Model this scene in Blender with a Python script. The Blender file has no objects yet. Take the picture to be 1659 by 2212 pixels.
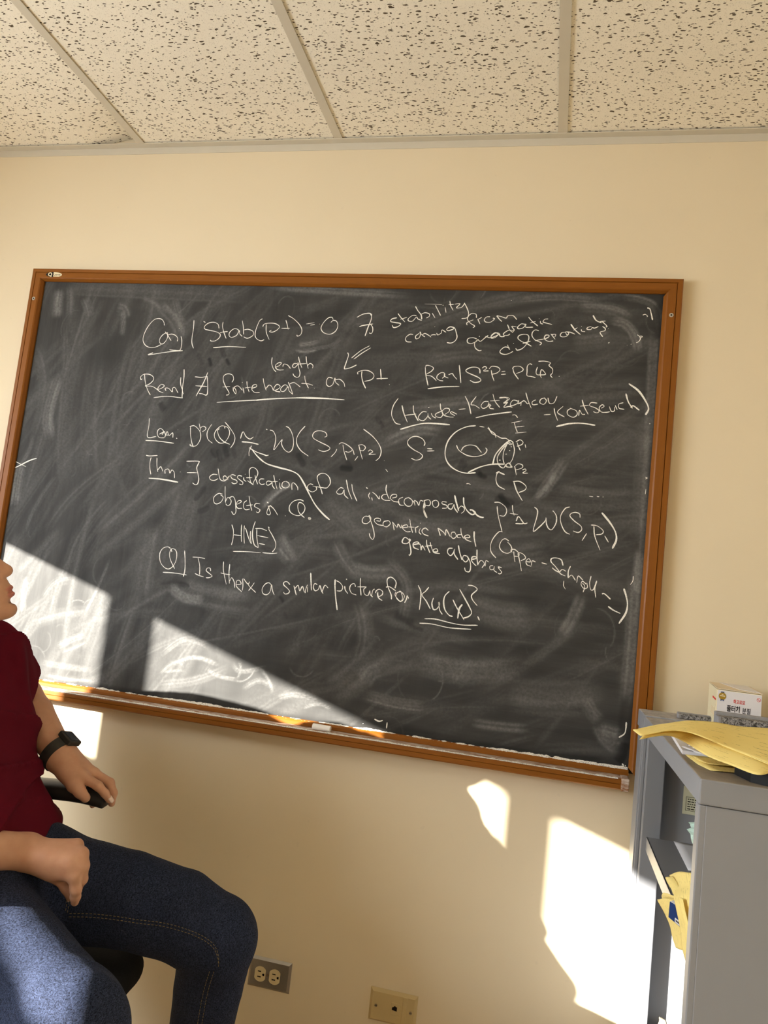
import bpy, bmesh, math, random
import numpy as np
from mathutils import Vector, Matrix

sc = bpy.context.scene
C = sc.collection
random.seed(7)
PI = math.pi

# ------------------------------------------------------------------ camera
FPX = 1660.53
ROWS = np.array([[0.97121008, 0.21132317, 0.10997041],      # right
                 [0.08448557, 0.12607841, -0.98841612],     # down
                 [-0.22274013, 0.96925061, 0.10459486]])    # forward
CAM = np.array([0.68644, -1.93272, 1.29199])
cd = bpy.data.cameras.new('camera')
cd.sensor_fit = 'VERTICAL'
cd.sensor_height = 24.0
cd.lens = 24.0 * FPX / 2212.0
cd.clip_start = 0.05
cam = bpy.data.objects.new('camera', cd)
C.objects.link(cam)
m = Matrix.Identity(4)
for i in range(3):
    m[i][0] = ROWS[0][i]
    m[i][1] = -ROWS[1][i]
    m[i][2] = -ROWS[2][i]
    m[i][3] = CAM[i]
cam.matrix_world = m
sc.camera = cam


def ray(u, v):
    return ROWS.T @ np.array([(u - 829.5) / FPX, (v - 1106.0) / FPX, 1.0])


def at(u, v, y=None, x=None, z=None, Z=None):
    """point seen at pixel u,v of the photograph at a known real y, x, z or distance Z"""
    d = ray(u, v)
    t = Z
    if y is not None: t = (y - CAM[1]) / d[1]
    if x is not None: t = (x - CAM[0]) / d[0]
    if z is not None: t = (z - CAM[2]) / d[2]
    return CAM + t * d


# ------------------------------------------------------------------ light
SUN_R, SUN_S = 1.25, 0.3195          # dx/dy and fall per unit x of the sunbeams
sd = Vector((SUN_R, 1.0, -SUN_S * SUN_R)).normalized()
sl = bpy.data.lights.new('sun', 'SUN')
sl.energy = 48.0
sl.angle = math.radians(0.6)
sl.color = (1.0, 0.95, 0.87)
so = bpy.data.objects.new('sun', sl)
C.objects.link(so)
so.rotation_euler = sd.to_track_quat('-Z', 'Y').to_euler()
so.location = (-6, -5, 4)

wl = bpy.data.worlds.new('sky')
sc.world = wl
wl.use_nodes = True
wl.node_tree.nodes['Background'].inputs[0].default_value = (0.55, 0.72, 1.0, 1)
wl.node_tree.nodes['Background'].inputs[1].default_value = 1.5

al = bpy.data.lights.new('window_daylight', 'AREA')
al.shape = 'RECTANGLE'
al.size = 2.1
al.size_y = .75
al.energy = 114.0
al.color = (0.86, 0.93, 1.0)
ao = bpy.data.objects.new('window_daylight', al)
C.objects.link(ao)
ao.location = (-1.86, -2.15, 1.62)
ao.rotation_euler = Vector((1, 0, -.62)).to_track_quat('-Z', 'Y').to_euler()

sc.view_settings.view_transform = 'Standard'
sc.view_settings.look = 'None'
sc.view_settings.gamma = 1.0
sc.view_settings.use_curve_mapping = False
sc.view_settings.exposure = 0.0
try:
    sc.cycles.use_denoising = True
    sc.cycles.max_bounces = 10
    sc.cycles.diffuse_bounces = 6
    sc.cycles.transparent_max_bounces = 24
    sc.cycles.sample_clamp_indirect = 6.0
except Exception:
    pass


# ------------------------------------------------------------------ helpers
def tag(o, label=None, cat=None, group=None, kind=None):
    if label: o['label'] = label
    if cat: o['category'] = cat
    if group: o['group'] = group
    if kind: o['kind'] = kind
    return o


def link_mesh(name, me, mat=None, parent=None, smooth=False):
    o = bpy.data.objects.new(name, me)
    C.objects.link(o)
    if mat is not None:
        for mm in (mat if isinstance(mat, (list, tuple)) else [mat]):
            me.materials.append(mm)
    if parent is not None:
        o.parent = parent
        o.matrix_parent_inverse = parent.matrix_world.inverted()
    if smooth:
        me.polygons.foreach_set('use_smooth', [True] * len(me.polygons))
    return o


def obj(name, bm, mat=None, parent=None, smooth=False, bevel=0.0, seg=2, angle=40):
    if bevel > 0:
        es = [e for e in bm.edges if len(e.link_faces) == 2 and e.calc_face_angle(0) > math.radians(angle)]
        if es:
            bmesh.ops.bevel(bm, geom=es, offset=bevel, segments=seg, affect='EDGES', profile=0.5, clamp_overlap=True)
    bmesh.ops.recalc_face_normals(bm, faces=bm.faces)
    me = bpy.data.meshes.new(name)
    bm.to_mesh(me)
    bm.free()
    return link_mesh(name, me, mat, parent, smooth)


def thing(name, loc, label=None, cat=None, group=None, rotz=0.0):
    o = bpy.data.objects.new(name, None)
    o.empty_display_size = 0.05
    C.objects.link(o)
    o.location = loc
    o.rotation_euler = (0, 0, rotz)
    o.matrix_world = Matrix.Translation(loc) @ Matrix.Rotation(rotz, 4, 'Z')
    return tag(o, label, cat, group)


def box(bm, lo, hi, mi=0, mat=None):
    lo, hi = Vector(lo), Vector(hi)
    M = Matrix.Translation((lo + hi) / 2) @ Matrix.Diagonal((*(hi - lo), 1))
    if mat is not None: M = mat @ M
    r = bmesh.ops.create_cube(bm, size=1.0, matrix=M)
    for f in {f for v in r['verts'] for f in v.link_faces}: f.material_index = mi
    return r['verts']


def B(lo, hi):
    bm = bmesh.new()
    box(bm, lo, hi)
    return bm


def cyl(bm, p0, p1, r0, r1=None, n=20, cap=True):
    p0, p1 = Vector(p0), Vector(p1)
    d = p1 - p0
    M = Matrix.Translation((p0 + p1) / 2) @ d.to_track_quat('Z', 'Y').to_matrix().to_4x4()
    bmesh.ops.create_cone(bm, cap_ends=cap, segments=n, radius1=r0, radius2=r0 if r1 is None else r1, depth=d.length, matrix=M)


def prism(bm, poly, d):
    """closed 3-D polygon pushed along d"""
    a = [bm.verts.new(p) for p in poly]
    b = [bm.verts.new(Vector(p) + Vector(d)) for p in poly]
    n = len(a)
    bm.faces.new(a)
    bm.faces.new(b[::-1])
    for i in range(n):
        bm.faces.new((a[i], a[(i + 1) % n], b[(i + 1) % n], b[i]))


def crom(pts, sub=5, closed=False):
    """Catmull-Rom through points"""
    P = [np.array(p, float) for p in pts]
    n = len(P)
    if n < 3:
        return [P[0] + (P[-1] - P[0]) * t for t in np.linspace(0, 1, sub + 1)]
    out = []
    for i in range(n - 1):
        p0 = P[i - 1] if i > 0 else 2 * P[0] - P[1]
        p3 = P[i + 2] if i + 2 < n else 2 * P[-1] - P[-2]
        p1, p2 = P[i], P[i + 1]
        for k in range(sub):
            t = k / sub
            out.append(0.5 * (2 * p1 + (p2 - p0) * t + (2 * p0 - 5 * p1 + 4 * p2 - p3) * t * t + (3 * p1 - p0 - 3 * p2 + p3) * t ** 3))
    out.append(P[-1])
    return out


def sweep(bm, path, prof, up=(0, 0, 1), closed_prof=True, scale=None):
    """profile (list of (side, up)) swept along a 3-D path"""
    P = [Vector(p) for p in path]
    rings = []
    for i, p in enumerate(P):
        t = (P[min(i + 1, len(P) - 1)] - P[max(i - 1, 0)]).normalized()
        s = t.cross(Vector(up)).normalized()
        u = s.cross(t).normalized()
        k = 1.0 if scale is None else scale[i]
        rings.append([bm.verts.new(p + s * a * k + u * b * k) for a, b in prof])
    n = len(prof)
    for a, b in zip(rings[:-1], rings[1:]):
        for j in range(n if closed_prof else n - 1):
            bm.faces.new((a[j], a[(j + 1) % n], b[(j + 1) % n], b[j]))
    if closed_prof:
        bm.faces.new(rings[0][::-1])
        bm.faces.new(rings[-1])


def circ(r, n=10, sx=1, sy=1):
    return [(r * sx * math.cos(2 * PI * i / n), r * sy * math.sin(2 * PI * i / n)) for i in range(n)]


# ------------------------------------------------------------------ materials
class NT:
    def __init__(self, name):
        self.m = bpy.data.materials.new(name)
        self.m.use_nodes = True
        self.t = self.m.node_tree
        self.n = self.t.nodes
        self.b = self.n['Principled BSDF']

    def add(self, ty, **kw):
        o = self.n.new(ty)
        for k, v in kw.items():
            if k.startswith('i_'):
                key = k[2:]
                key = int(key) if key.isdigit() else key.replace('_', ' ')
                o.inputs[key].default_value = v
            else:
                setattr(o, k, v)
        return o

    def l(self, a, b):
        self.t.links.new(a, b)

    def pos(self, scale=(1, 1, 1), rot=(0, 0, 0), kind='Object'):
        tc = self.add('ShaderNodeTexCoord')
        mp = self.add('ShaderNodeMapping')
        mp.inputs['Scale'].default_value = scale
        mp.inputs['Rotation'].default_value = rot
        self.l(tc.outputs[kind], mp.inputs[0])
        return mp.outputs[0]

    def noise(self, vec, scale=5, detail=4, rough=0.55, dist=0.0):
        o = self.add('ShaderNodeTexNoise')
        o.inputs['Scale'].default_value = scale
        o.inputs['Detail'].default_value = detail
        o.inputs['Roughness'].default_value = rough
        o.inputs['Distortion'].default_value = dist
        if vec is not None: self.l(vec, o.inputs['Vector'])
        return o.outputs['Fac']

    def ramp(self, fac, stops):
        o = self.add('ShaderNodeValToRGB')
        e = o.color_ramp.elements
        while len(e) < len(stops): e.new(0.5)
        for k, (p, c) in enumerate(stops):
            e[k].position = p
            e[k].color = (c, c, c, 1) if isinstance(c, (int, float)) else (*c, 1)
        self.l(fac, o.inputs[0])
        return o.outputs[0]

    def math(self, op, a, b=None, clamp=False):
        o = self.add('ShaderNodeMath', operation=op, use_clamp=clamp)
        for k, v in enumerate((a, b)):
            if v is None: continue
            if isinstance(v, (int, float)): o.inputs[k].default_value = v
            else: self.l(v, o.inputs[k])
        return o.outputs[0]

    def mix(self, fac, a, b, blend='MIX'):
        o = self.add('ShaderNodeMix', data_type='RGBA', blend_type=blend)
        for key, v in ((0, fac), (6, a), (7, b)):
            if isinstance(v, (int, float)): o.inputs[key].default_value = v
            elif isinstance(v, tuple): o.inputs[key].default_value = (*v, 1)
            else: self.l(v, o.inputs[key])
        return o.outputs[2]

    def bump(self, h, strength=0.2, dist=0.002):
        o = self.add('ShaderNodeBump')
        o.inputs['Strength'].default_value = strength
        o.inputs['Distance'].default_value = dist
        self.l(h, o.inputs['Height'])
        self.l(o.outputs[0], self.b.inputs['Normal'])

    def set(self, color=None, rough=0.5, spec=0.3, metal=0.0):
        if color is not None:
            if isinstance(color, tuple): self.b.inputs['Base Color'].default_value = (*color, 1)
            else: self.l(color, self.b.inputs['Base Color'])
        if isinstance(rough, (int, float)): self.b.inputs['Roughness'].default_value = rough
        else: self.l(rough, self.b.inputs['Roughness'])
        self.b.inputs['Specular IOR Level'].default_value = spec
        self.b.inputs['Metallic'].default_value = metal
        return self.m


def plain(name, color, rough=0.5, spec=0.3, metal=0.0, var=0.12, nscale=18, bump=0.0, bscale=200):
    t = NT(name)
    v = t.pos()
    f = t.noise(v, nscale, 5)
    dark = tuple(c * (1 - var) for c in color)
    lite = tuple(min(1, c * (1 + var)) for c in color)
    if bump: t.bump(t.noise(v, bscale, 3), bump, 0.001)
    return t.set(t.mix(f, dark, lite), rough, spec, metal)


def m_wall():
    t = NT('painted_wall')
    v = t.pos()
    f = t.noise(v, 2.2, 3)
    base = t.mix(f, (0.70, 0.593, 0.408), (0.755, 0.648, 0.456))
    sp = t.ramp(t.noise(v, 55, 2, 0.4), [(0.0, 0.0), (0.24, 1.0), (0.27, 0.0), (1, 0.0)])
    base = t.mix(t.math('MULTIPLY', sp, 0.10), base, (0.42, 0.36, 0.27))
    t.bump(t.noise(v, 160, 3), 0.10, 0.001)
    return t.set(base, 0.62, 0.25)


def m_tile():
    t = NT('fissured_ceiling_tile')
    v0 = t.pos()
    w = t.add('ShaderNodeTexNoise')
    w.inputs['Scale'].default_value = 60
    w.inputs['Detail'].default_value = 1
    t.l(v0, w.inputs['Vector'])
    dv = t.add('ShaderNodeVectorMath', operation='SCALE')
    t.l(w.outputs['Color'], dv.inputs[0])
    dv.inputs['Scale'].default_value = 0.010
    ad = t.add('ShaderNodeVectorMath', operation='ADD')
    t.l(v0, ad.inputs[0])
    t.l(dv.outputs[0], ad.inputs[1])
    total = None
    for (rz, sx, sy, s, r) in ((0.4, 1.0, 2.6, 62, 0.25), (-0.9, 1.0, 2.8, 56, 0.25), (1.9, 1.0, 1.6, 95, 0.24)):
        mp = t.add('ShaderNodeMapping')
        mp.inputs['Rotation'].default_value = (0, 0, rz)
        mp.inputs['Scale'].default_value = (sx, sy, 0.001)
        t.l(ad.outputs[0], mp.inputs[0])
        vo = t.add('ShaderNodeTexVoronoi')
        vo.inputs['Scale'].default_value = s
        t.l(mp.outputs[0], vo.inputs['Vector'])
        sep = t.add('ShaderNodeSeparateColor')
        t.l(vo.outputs['Color'], sep.inputs[0])
        size = t.math('MULTIPLY', t.math('SUBTRACT', sep.outputs[0], 0.30, True), r / 0.5)
        hole = t.math('MULTIPLY', t.math('SUBTRACT', size, vo.outputs['Distance']), 30.0, True)
        total = hole if total is None else t.math('MAXIMUM', total, hole)
    base = t.mix(t.noise(v0, 6, 5), (0.84, 0.785, 0.655), (0.92, 0.87, 0.735))
    fine = t.ramp(t.noise(v0, 420, 2), [(0.3, 0.0), (0.42, 1.0)])
    base = t.mix(fine, t.mix(0.5, base, (0.45, 0.40, 0.31)), base)
    col = t.mix(t.math('MULTIPLY', total, 0.95), base, (0.07, 0.045, 0.02))
    t.bump(t.math('MULTIPLY', total, -1.0), 0.6, 0.003)
    return t.set(col, 0.9, 0.1)


def m_wood():
    t = NT('oak_stained_wood')
    v = t.pos((3, 40, 40))
    g = t.noise(v, 3.0, 6, 0.6, 0.6)
    fine = t.noise(t.pos((8, 260, 260)), 2.0, 3)
    col = t.mix(g, (0.205, 0.064, 0.004), (0.295, 0.102, 0.008))
    col = t.mix(t.math('MULTIPLY', fine, 0.45), col, (0.12, 0.038, 0.008))
    t.bump(fine, 0.05, 0.001)
    return t.set(col, 0.45, 0.25)


def m_wood_v():
    t = NT('oak_stained_wood_upright')
    v = t.pos((40, 40, 3))
    g = t.noise(v, 3.0, 6, 0.6, 0.6)
    fine = t.noise(t.pos((260, 260, 8)), 2.0, 3)
    col = t.mix(g, (0.205, 0.064, 0.004), (0.295, 0.102, 0.008))
    col = t.mix(t.math('MULTIPLY', fine, 0.45), col, (0.12, 0.038, 0.008))
    return t.set(col, 0.45, 0.25)


def m_dusty_wood():
    t = NT('chalky_tray_wood')
    v = t.pos()
    g = t.noise(t.pos((4, 60, 60)), 2.0, 5)
    col = t.mix(g, (0.20, 0.075, 0.022), (0.30, 0.13, 0.05))
    d = t.ramp(t.noise(t.pos((1.2, 5, 5)), 16, 6, 0.7), [(0.40, 0.0), (0.62, 0.85)])
    return t.set(t.mix(d, col, (0.72, 0.66, 0.58)), 0.7, 0.2)


def m_slate():
    t = NT('chalky_slate')
    v = t.pos()
    big = t.noise(v, 1.6, 4, 0.6, 0.8)
    arc1 = t.noise(t.pos((9, 1, 1.6), (0, 0.35, 0)), 2.2, 5, 0.62, 0.5)
    arc2 = t.noise(t.pos((1.3, 1, 10), (0, -0.12, 0)), 2.4, 5, 0.62, 0.6)
    hair = t.noise(t.pos((70, 1, 3), (0, 0.5, 0)), 2.0, 4, 0.6, 1.2)
    hair2 = t.noise(t.pos((3, 1, 80), (0, 0.1, 0)), 2.0, 4, 0.6, 1.0)
    gx = t.add('ShaderNodeSeparateXYZ')
    t.l(v, gx.inputs[0])
    leftness = t.math('ADD', t.math('MULTIPLY', gx.outputs[0], -0.55), 0.5, True)
    streak = t.mix(leftness, arc2, arc1)
    st = t.ramp(streak, [(0.36, 0.0), (0.74, 1.0)])
    hr = t.ramp(t.mix(leftness, hair2, hair), [(0.45, 0.0), (0.78, 1.0)])
    patch = t.ramp(big, [(0.32, 0.25), (0.68, 1.0)])
    dust = t.math('MULTIPLY', patch, t.math('ADD', t.math('MULTIPLY', st, 0.12), t.math('MULTIPLY', hr, 0.03)))
    low = t.math('MULTIPLY', t.math('SUBTRACT', -0.25, gx.outputs[2], True), 0.15)
    lowleft = t.math('MULTIPLY', low, t.math('ADD', leftness, -0.15, True))
    dust = t.math('ADD', dust, t.math('MULTIPLY', lowleft, t.math('ADD', st, 0.35)), True)
    aw = t.add('ShaderNodeAttribute', attribute_name='wiped')
    ad = t.add('ShaderNodeAttribute', attribute_name='dust')
    grain = t.ramp(t.noise(v, 150, 3, 0.6), [(0.30, 0.55), (0.70, 1.25)])
    dust = t.math('ADD', t.math('MULTIPLY', dust, 0.55), t.math('MULTIPLY', ad.outputs['Fac'], grain), True)
    keep = t.math('SUBTRACT', 1.0, t.math('MULTIPLY', aw.outputs['Fac'], 0.9), True)
    dust = t.math('MULTIPLY', dust, keep)
    base = t.mix(aw.outputs['Fac'], (0.033, 0.0325, 0.0305), (0.017, 0.0168, 0.016))
    col = t.mix(dust, base, (0.60, 0.59, 0.56))
    return t.set(col, 0.62, 0.13)


def m_chalk(name, color=(0.90, 0.88, 0.80), alpha=1.0, lo=0.30, hi=0.52, sc1=900):
    t = NT(name)
    n = t.noise(t.pos(), sc1, 2, 0.6)
    a = t.ramp(n, [(lo, alpha * 0.45), (hi, alpha)])
    t.l(a, t.b.inputs['Alpha'])
    return t.set(color, 0.9, 0.05)


def m_smear(name, color, alpha, streak=60.0):
    """soft ribbon mark: fades to its borders, streaked along its length"""
    t = NT(name)
    uv = t.add('ShaderNodeUVMap')
    sp = t.add('ShaderNodeSeparateXYZ')
    t.l(uv.outputs[0], sp.inputs[0])
    e = t.math('MULTIPLY', sp.outputs[1], t.math('SUBTRACT', 1.0, sp.outputs[1]))
    e = t.ramp(t.math('MULTIPLY', e, 4.0), [(0.0, 0.0), (1.0, 1.0)])
    ex = t.math('MULTIPLY', sp.outputs[0], t.math('SUBTRACT', 1.0, sp.outputs[0]))
    ex = t.ramp(t.math('MULTIPLY', ex, 4.0), [(0.0, 0.0), (0.85, 1.0)])
    mp = t.add('ShaderNodeMapping')
    mp.inputs['Scale'].default_value = (1.5, streak / 4, 1)
    t.l(uv.outputs[0], mp.inputs[0])
    n = t.ramp(t.noise(mp.outputs[0], 2.0, 5, 0.65, 0.4), [(0.34, 0.12), (0.66, 1.0)])
    n2 = t.ramp(t.noise(t.pos(), 30, 4), [(0.3, 0.4), (0.65, 1.0)])
    a = t.math('MULTIPLY', t.math('MULTIPLY', e, ex), t.math('MULTIPLY', n, n2))
    at_ = t.add('ShaderNodeAttribute', attribute_name='opacity')
    a = t.math('MULTIPLY', a, at_.outputs['Fac'])
    t.l(t.math('MULTIPLY', a, alpha), t.b.inputs['Alpha'])
    return t.set(color, 0.85, 0.1)


def m_metal_grey():
    t = NT('grey_painted_steel')
    v = t.pos()
    col = t.mix(t.noise(v, 5, 4), (0.215, 0.220, 0.232), (0.25, 0.255, 0.268))
    t.bump(t.noise(v, 350, 2), 0.04, 0.001)
    return t.set(col, 0.42, 0.4)


def m_metal_dusty():
    t = NT('dusty_grey_steel')
    v = t.pos()
    col = t.mix(t.noise(v, 5, 4), (0.215, 0.220, 0.232), (0.25, 0.255, 0.268))
    sp = t.add('ShaderNodeSeparateXYZ')
    t.l(v, sp.inputs[0])
    farness = t.math('ADD', t.math('MULTIPLY', sp.outputs[1], 1.9), 0.95, True)
    d = t.ramp(t.noise(v, 42, 6, 0.75, 0.8), [(0.36, 0.0), (0.64, 1.0)])
    d = t.math('MULTIPLY', d, t.math('ADD', t.math('MULTIPLY', farness, 0.75), 0.12))
    ge = t.add('ShaderNodeNewGeometry')
    gs = t.add('ShaderNodeSeparateXYZ')
    t.l(ge.outputs['Normal'], gs.inputs[0])
    up = t.math('MULTIPLY', t.math('SUBTRACT', gs.outputs[2], 0.5, True), 2.0, True)
    brown = t.mix(t.noise(v, 9, 4), (0.20, 0.165, 0.12), (0.33, 0.29, 0.24))
    col = t.mix(t.math('MULTIPLY', t.math('SUBTRACT', 0.8, farness, True), up), col, brown)
    d = t.math('MULTIPLY', d, t.math('ADD', t.math('MULTIPLY', up, 0.92), 0.08))
    return t.set(t.mix(d, col, (0.66, 0.60, 0.55)), 0.62, 0.25)


def m_paper(name, color, ink=0.0):
    t = NT(name)
    v = t.pos()
    f = t.noise(v, 14, 4)
    dk = tuple(c * 0.9 for c in color)
    col = t.mix(f, dk, color)
    if ink:
        uv = t.add('ShaderNodeUVMap')
        mp = t.add('ShaderNodeMapping')
        mp.inputs['Scale'].default_value = (1, 1, 1)
        t.l(uv.outputs[0], mp.inputs[0])
        sp = t.add('ShaderNodeSeparateXYZ')
        t.l(mp.outputs[0], sp.inputs[0])
        wob = t.noise(t_uv(t, uv, (46, 9, 1)), 1.0, 3, 0.7)
        line = t.math('ADD', t.math('MULTIPLY', sp.outputs[1], 11.0), t.math('MULTIPLY', wob, 0.75))
        fr = t.math('FRACT', line)
        ln = t.math('LESS_THAN', t.math('ABSOLUTE', t.math('SUBTRACT', fr, 0.5)), 0.045)
        gate = t.ramp(t.noise(t_uv(t, uv, (9, 11, 1)), 1.0, 2), [(0.52, 0.0), (0.55, 1.0)])
        col = t.mix(t.math('MULTIPLY', t.math('MULTIPLY', ln, gate), ink), col, (0.20, 0.15, 0.06))
    bs = t.b
    m = t.set(col, 0.8, 0.15)
    # thin sheet: light passes through it
    tr = t.add('ShaderNodeBsdfTranslucent')
    t.l(col, tr.inputs[0])
    mx = t.add('ShaderNodeMixShader')
    mx.inputs[0].default_value = 0.16
    out = t.n['Material Output']
    t.l(bs.outputs[0], mx.inputs[1])
    t.l(tr.outputs[0], mx.inputs[2])
    t.l(mx.outputs[0], out.inputs[0])
    return m


def t_uv(t, uv, scale):
    mp = t.add('ShaderNodeMapping')
    mp.inputs['Scale'].default_value = scale
    t.l(uv.outputs[0], mp.inputs[0])
    return mp.outputs[0]


def m_skin():
    t = NT('skin')
    v = t.pos()
    a = t.add('ShaderNodeAttribute', attribute_name='lip')
    col = t.mix(t.ramp(t.noise(v, 26, 5), [(0.3, 0.0), (0.7, 1.0)]), (0.50, 0.265, 0.165), (0.60, 0.335, 0.215))
    col = t.mix(t.math('MULTIPLY', t.ramp(t.noise(v, 70, 3), [(0.5, 0.0), (0.8, 1.0)]), 0.25), col, (0.52, 0.20, 0.13))
    col = t.mix(a.outputs['Fac'], col, (0.46, 0.15, 0.12))
    t.bump(t.noise(v, 420, 3), 0.12, 0.0008)
    t.b.inputs['Subsurface Weight'].default_value = 0.08
    t.b.inputs['Subsurface Radius'].default_value = (0.010, 0.004, 0.002)
    t.b.inputs['Subsurface Scale'].default_value = 0.6
    return t.set(col, 0.52, 0.35)


def m_shirt():
    t = NT('maroon_cotton')
    v = t.pos()
    col = t.mix(t.noise(v, 12, 5), (0.085, 0.0045, 0.012), (0.125, 0.0075, 0.019))
    t.bump(t.noise(v, 700, 2), 0.25, 0.0008)
    return t.set(col, 0.9, 0.06)


def m_denim():
    t = NT('dark_blue_denim')
    v = t.pos()
    w1 = t.noise(t.pos((1, 1, 5), (0.6, 0.5, 0.2)), 300, 2, 0.6)
    w2 = t.noise(t.pos((6, 1, 1), (0.6, 0.5, 0.2)), 240, 2, 0.6)
    wv = t.ramp(t.math('ADD', t.math('MULTIPLY', w1, 0.5), t.math('MULTIPLY', w2, 0.5)), [(0.40, 0.0), (0.62, 1.0)])
    col = t.mix(wv, (0.0028, 0.0036, 0.009), (0.042, 0.056, 0.106))
    col = t.mix(t.math('MULTIPLY', t.ramp(t.noise(v, 9, 4), [(0.35, 0.0), (0.7, 1.0)]), 0.35), col, (0.005, 0.007, 0.015))
    sm = t.ramp(t.noise(v, 24, 6, 0.75, 1.0), [(0.68, 0.0), (0.80, 0.35)])
    col = t.mix(sm, col, (0.40, 0.40, 0.42))
    t.bump(wv, 0.3, 0.0008)
    return t.set(col, 0.88, 0.15)


M = dict(
    wall=m_wall(), tile=m_tile(), wood=m_wood(), woodv=m_wood_v(), tray=m_dusty_wood(), slate=m_slate(),
    chalk=m_chalk('white_chalk'), dustline=m_chalk('chalk_dust', (0.80, 0.76, 0.68), 1.0, 0.36, 0.5, 420),
    stick=plain('chalk_stick', (0.86, 0.84, 0.80), 0.9, 0.1, 0, 0.05),
    smear=m_smear('chalk_smear', (0.60, 0.59, 0.55), 0.75), wipe=m_smear('wiped_spot', (0.022, 0.021, 0.019), 1.0, 6.0),
    steel=m_metal_grey(), steeld=m_metal_dusty(),
    tee=plain('ceiling_grid_paint', (0.60, 0.55, 0.44), 0.45, 0.4, 0, 0.05),
    dark=plain('dark_void', (0.03, 0.025, 0.02), 0.9, 0.1),
    floor=plain('tan_carpet', (0.50, 0.37, 0.22), 0.95, 0.05, 0, 0.3, 60, 0.5, 900),
    brownwall=plain('low_bounce_brown', (0.34, 0.25, 0.16), 0.7, 0.2, 0, 0.15, 6),
    white=plain('white_paint', (0.75, 0.74, 0.70), 0.5, 0.3, 0, 0.05),
    blind=plain('pale_blind', (0.78, 0.76, 0.70), 0.6, 0.2, 0, 0.05),
    skin=m_skin(), shirt=m_shirt(), denim=m_denim(),
    nail=plain('fingernail', (0.74, 0.56, 0.47), 0.35, 0.4, 0, 0.05),
    hair=plain('brown_hair', (0.06, 0.035, 0.02), 0.6, 0.4, 0, 0.4, 80),
    rubber=plain('black_rubber', (0.018, 0.017, 0.016), 0.55, 0.35, 0, 0.2, 40),
    plastic=plain('black_plastic', (0.009, 0.009, 0.009), 0.6, 0.2, 0, 0.2, 40),
    fabric=plain('black_chair_fabric', (0.018, 0.018, 0.019), 0.95, 0.1, 0, 0.35, 300, 0.4, 800),
    strap=plain('dark_grey_watch_strap', (0.030, 0.029, 0.026), 0.6, 0.3, 0, 0.2, 60),
    glass=plain('watch_glass', (0.02, 0.02, 0.022), 0.08, 0.6, 0, 0.02),
    chrome=plain('satin_steel', (0.55, 0.54, 0.52), 0.32, 0.5, 1.0, 0.1, 60),
    plate=plain('brushed_steel_plate', (0.34, 0.31, 0.27), 0.38, 0.5, 0.9, 0.15, 30, 0.05, 300),
    ivory=plain('ivory_plastic', (0.66, 0.54, 0.31), 0.4, 0.4, 0, 0.05),
    ivoryd=plain('aged_ivory_plastic', (0.52, 0.40, 0.19), 0.42, 0.4, 0, 0.06),
    slot=plain('dark_slot', (0.012, 0.008, 0.005), 0.8, 0.1),
    screw=plain('screw_metal', (0.30, 0.25, 0.18), 0.4, 0.5, 0.9, 0.1),
    yellow=m_paper('yellow_paper', (0.97, 0.79, 0.29), 0.6), wpaper=m_paper('white_paper', (0.80, 0.79, 0.80)),
    blue=plain('blue_cover', (0.010, 0.035, 0.14), 0.45, 0.4, 0, 0.1),
    cream=plain('cream_card', (0.80, 0.70, 0.46), 0.6, 0.2, 0, 0.05),
    card=plain('pale_card', (0.70, 0.67, 0.66), 0.55, 0.25, 0, 0.03),
    cardtop=plain('card_lid', (0.72, 0.60, 0.42), 0.6, 0.2, 0, 0.06),
    ink=plain('black_ink', (0.012, 0.010, 0.010), 0.6, 0.2), red=plain('red_ink', (0.62, 0.05, 0.035), 0.6, 0.2),
    gold=plain('gold_foil', (0.42, 0.26, 0.03), 0.35, 0.5, 0.3, 0.2, 400), navy=plain('navy_ribbon', (0.04, 0.08, 0.19), 0.6, 0.2),
    lime=plain('pale_label', (0.60, 0.58, 0.40), 0.6, 0.2, 0, 0.05), mint=plain('mint_foam', (0.45, 0.60, 0.52), 0.8, 0.2, 0, 0.2, 90, 0.4, 150),
    thread=plain('tan_thread', (0.20, 0.15, 0.07), 0.8, 0.1), cardboard=plain('cardboard', (0.35, 0.24, 0.13), 0.9, 0.1, 0, 0.1),
)


def m_felt():
    t = NT('dusty_felt')
    v = t.pos()
    f = t.ramp(t.noise(t.pos((1, 1, 1)), 170, 5, 0.7, 1.5), [(0.42, 0.0), (0.62, 1.0)])
    t.bump(t.noise(v, 260, 4), 0.8, 0.003)
    return t.set(t.mix(f, (0.055, 0.050, 0.045), (0.42, 0.40, 0.38)), 0.95, 0.05)


M['felt'] = m_felt()
M['feltl'] = plain('grey_eraser_back', (0.27, 0.26, 0.26), 0.9, 0.1, 0, 0.25, 90, 0.3, 200)


def text_mesh(name, body, size, mat, frame, parent=None, bold=0.0, stretch=1.0):
    """lettering as thin raised mesh; frame = (origin, right, up)"""
    cu = bpy.data.curves.new(name, 'FONT')
    cu.body = body
    cu.size = size
    cu.extrude = 0.0001
    cu.offset = bold
    cu.align_x = 'CENTER'
    cu.align_y = 'CENTER'
    tmp = bpy.data.objects.new(name + '_tmp', cu)
    C.objects.link(tmp)
    dg = bpy.context.evaluated_depsgraph_get()
    me = bpy.data.meshes.new_from_object(tmp.evaluated_get(dg))
    bpy.data.objects.remove(tmp)
    me.materials.clear()
    o, r, u = [Vector(a) for a in frame]
    r, u = r.normalized(), u.normalized()
    n = r.cross(u)
    me.transform(Matrix(((r.x * stretch, u.x, n.x, o.x), (r.y * stretch, u.y, n.y, o.y), (r.z * stretch, u.z, n.z, o.z), (0, 0, 0, 1))))
    me.name = name
    return link_mesh(name, me, mat, parent)

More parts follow.
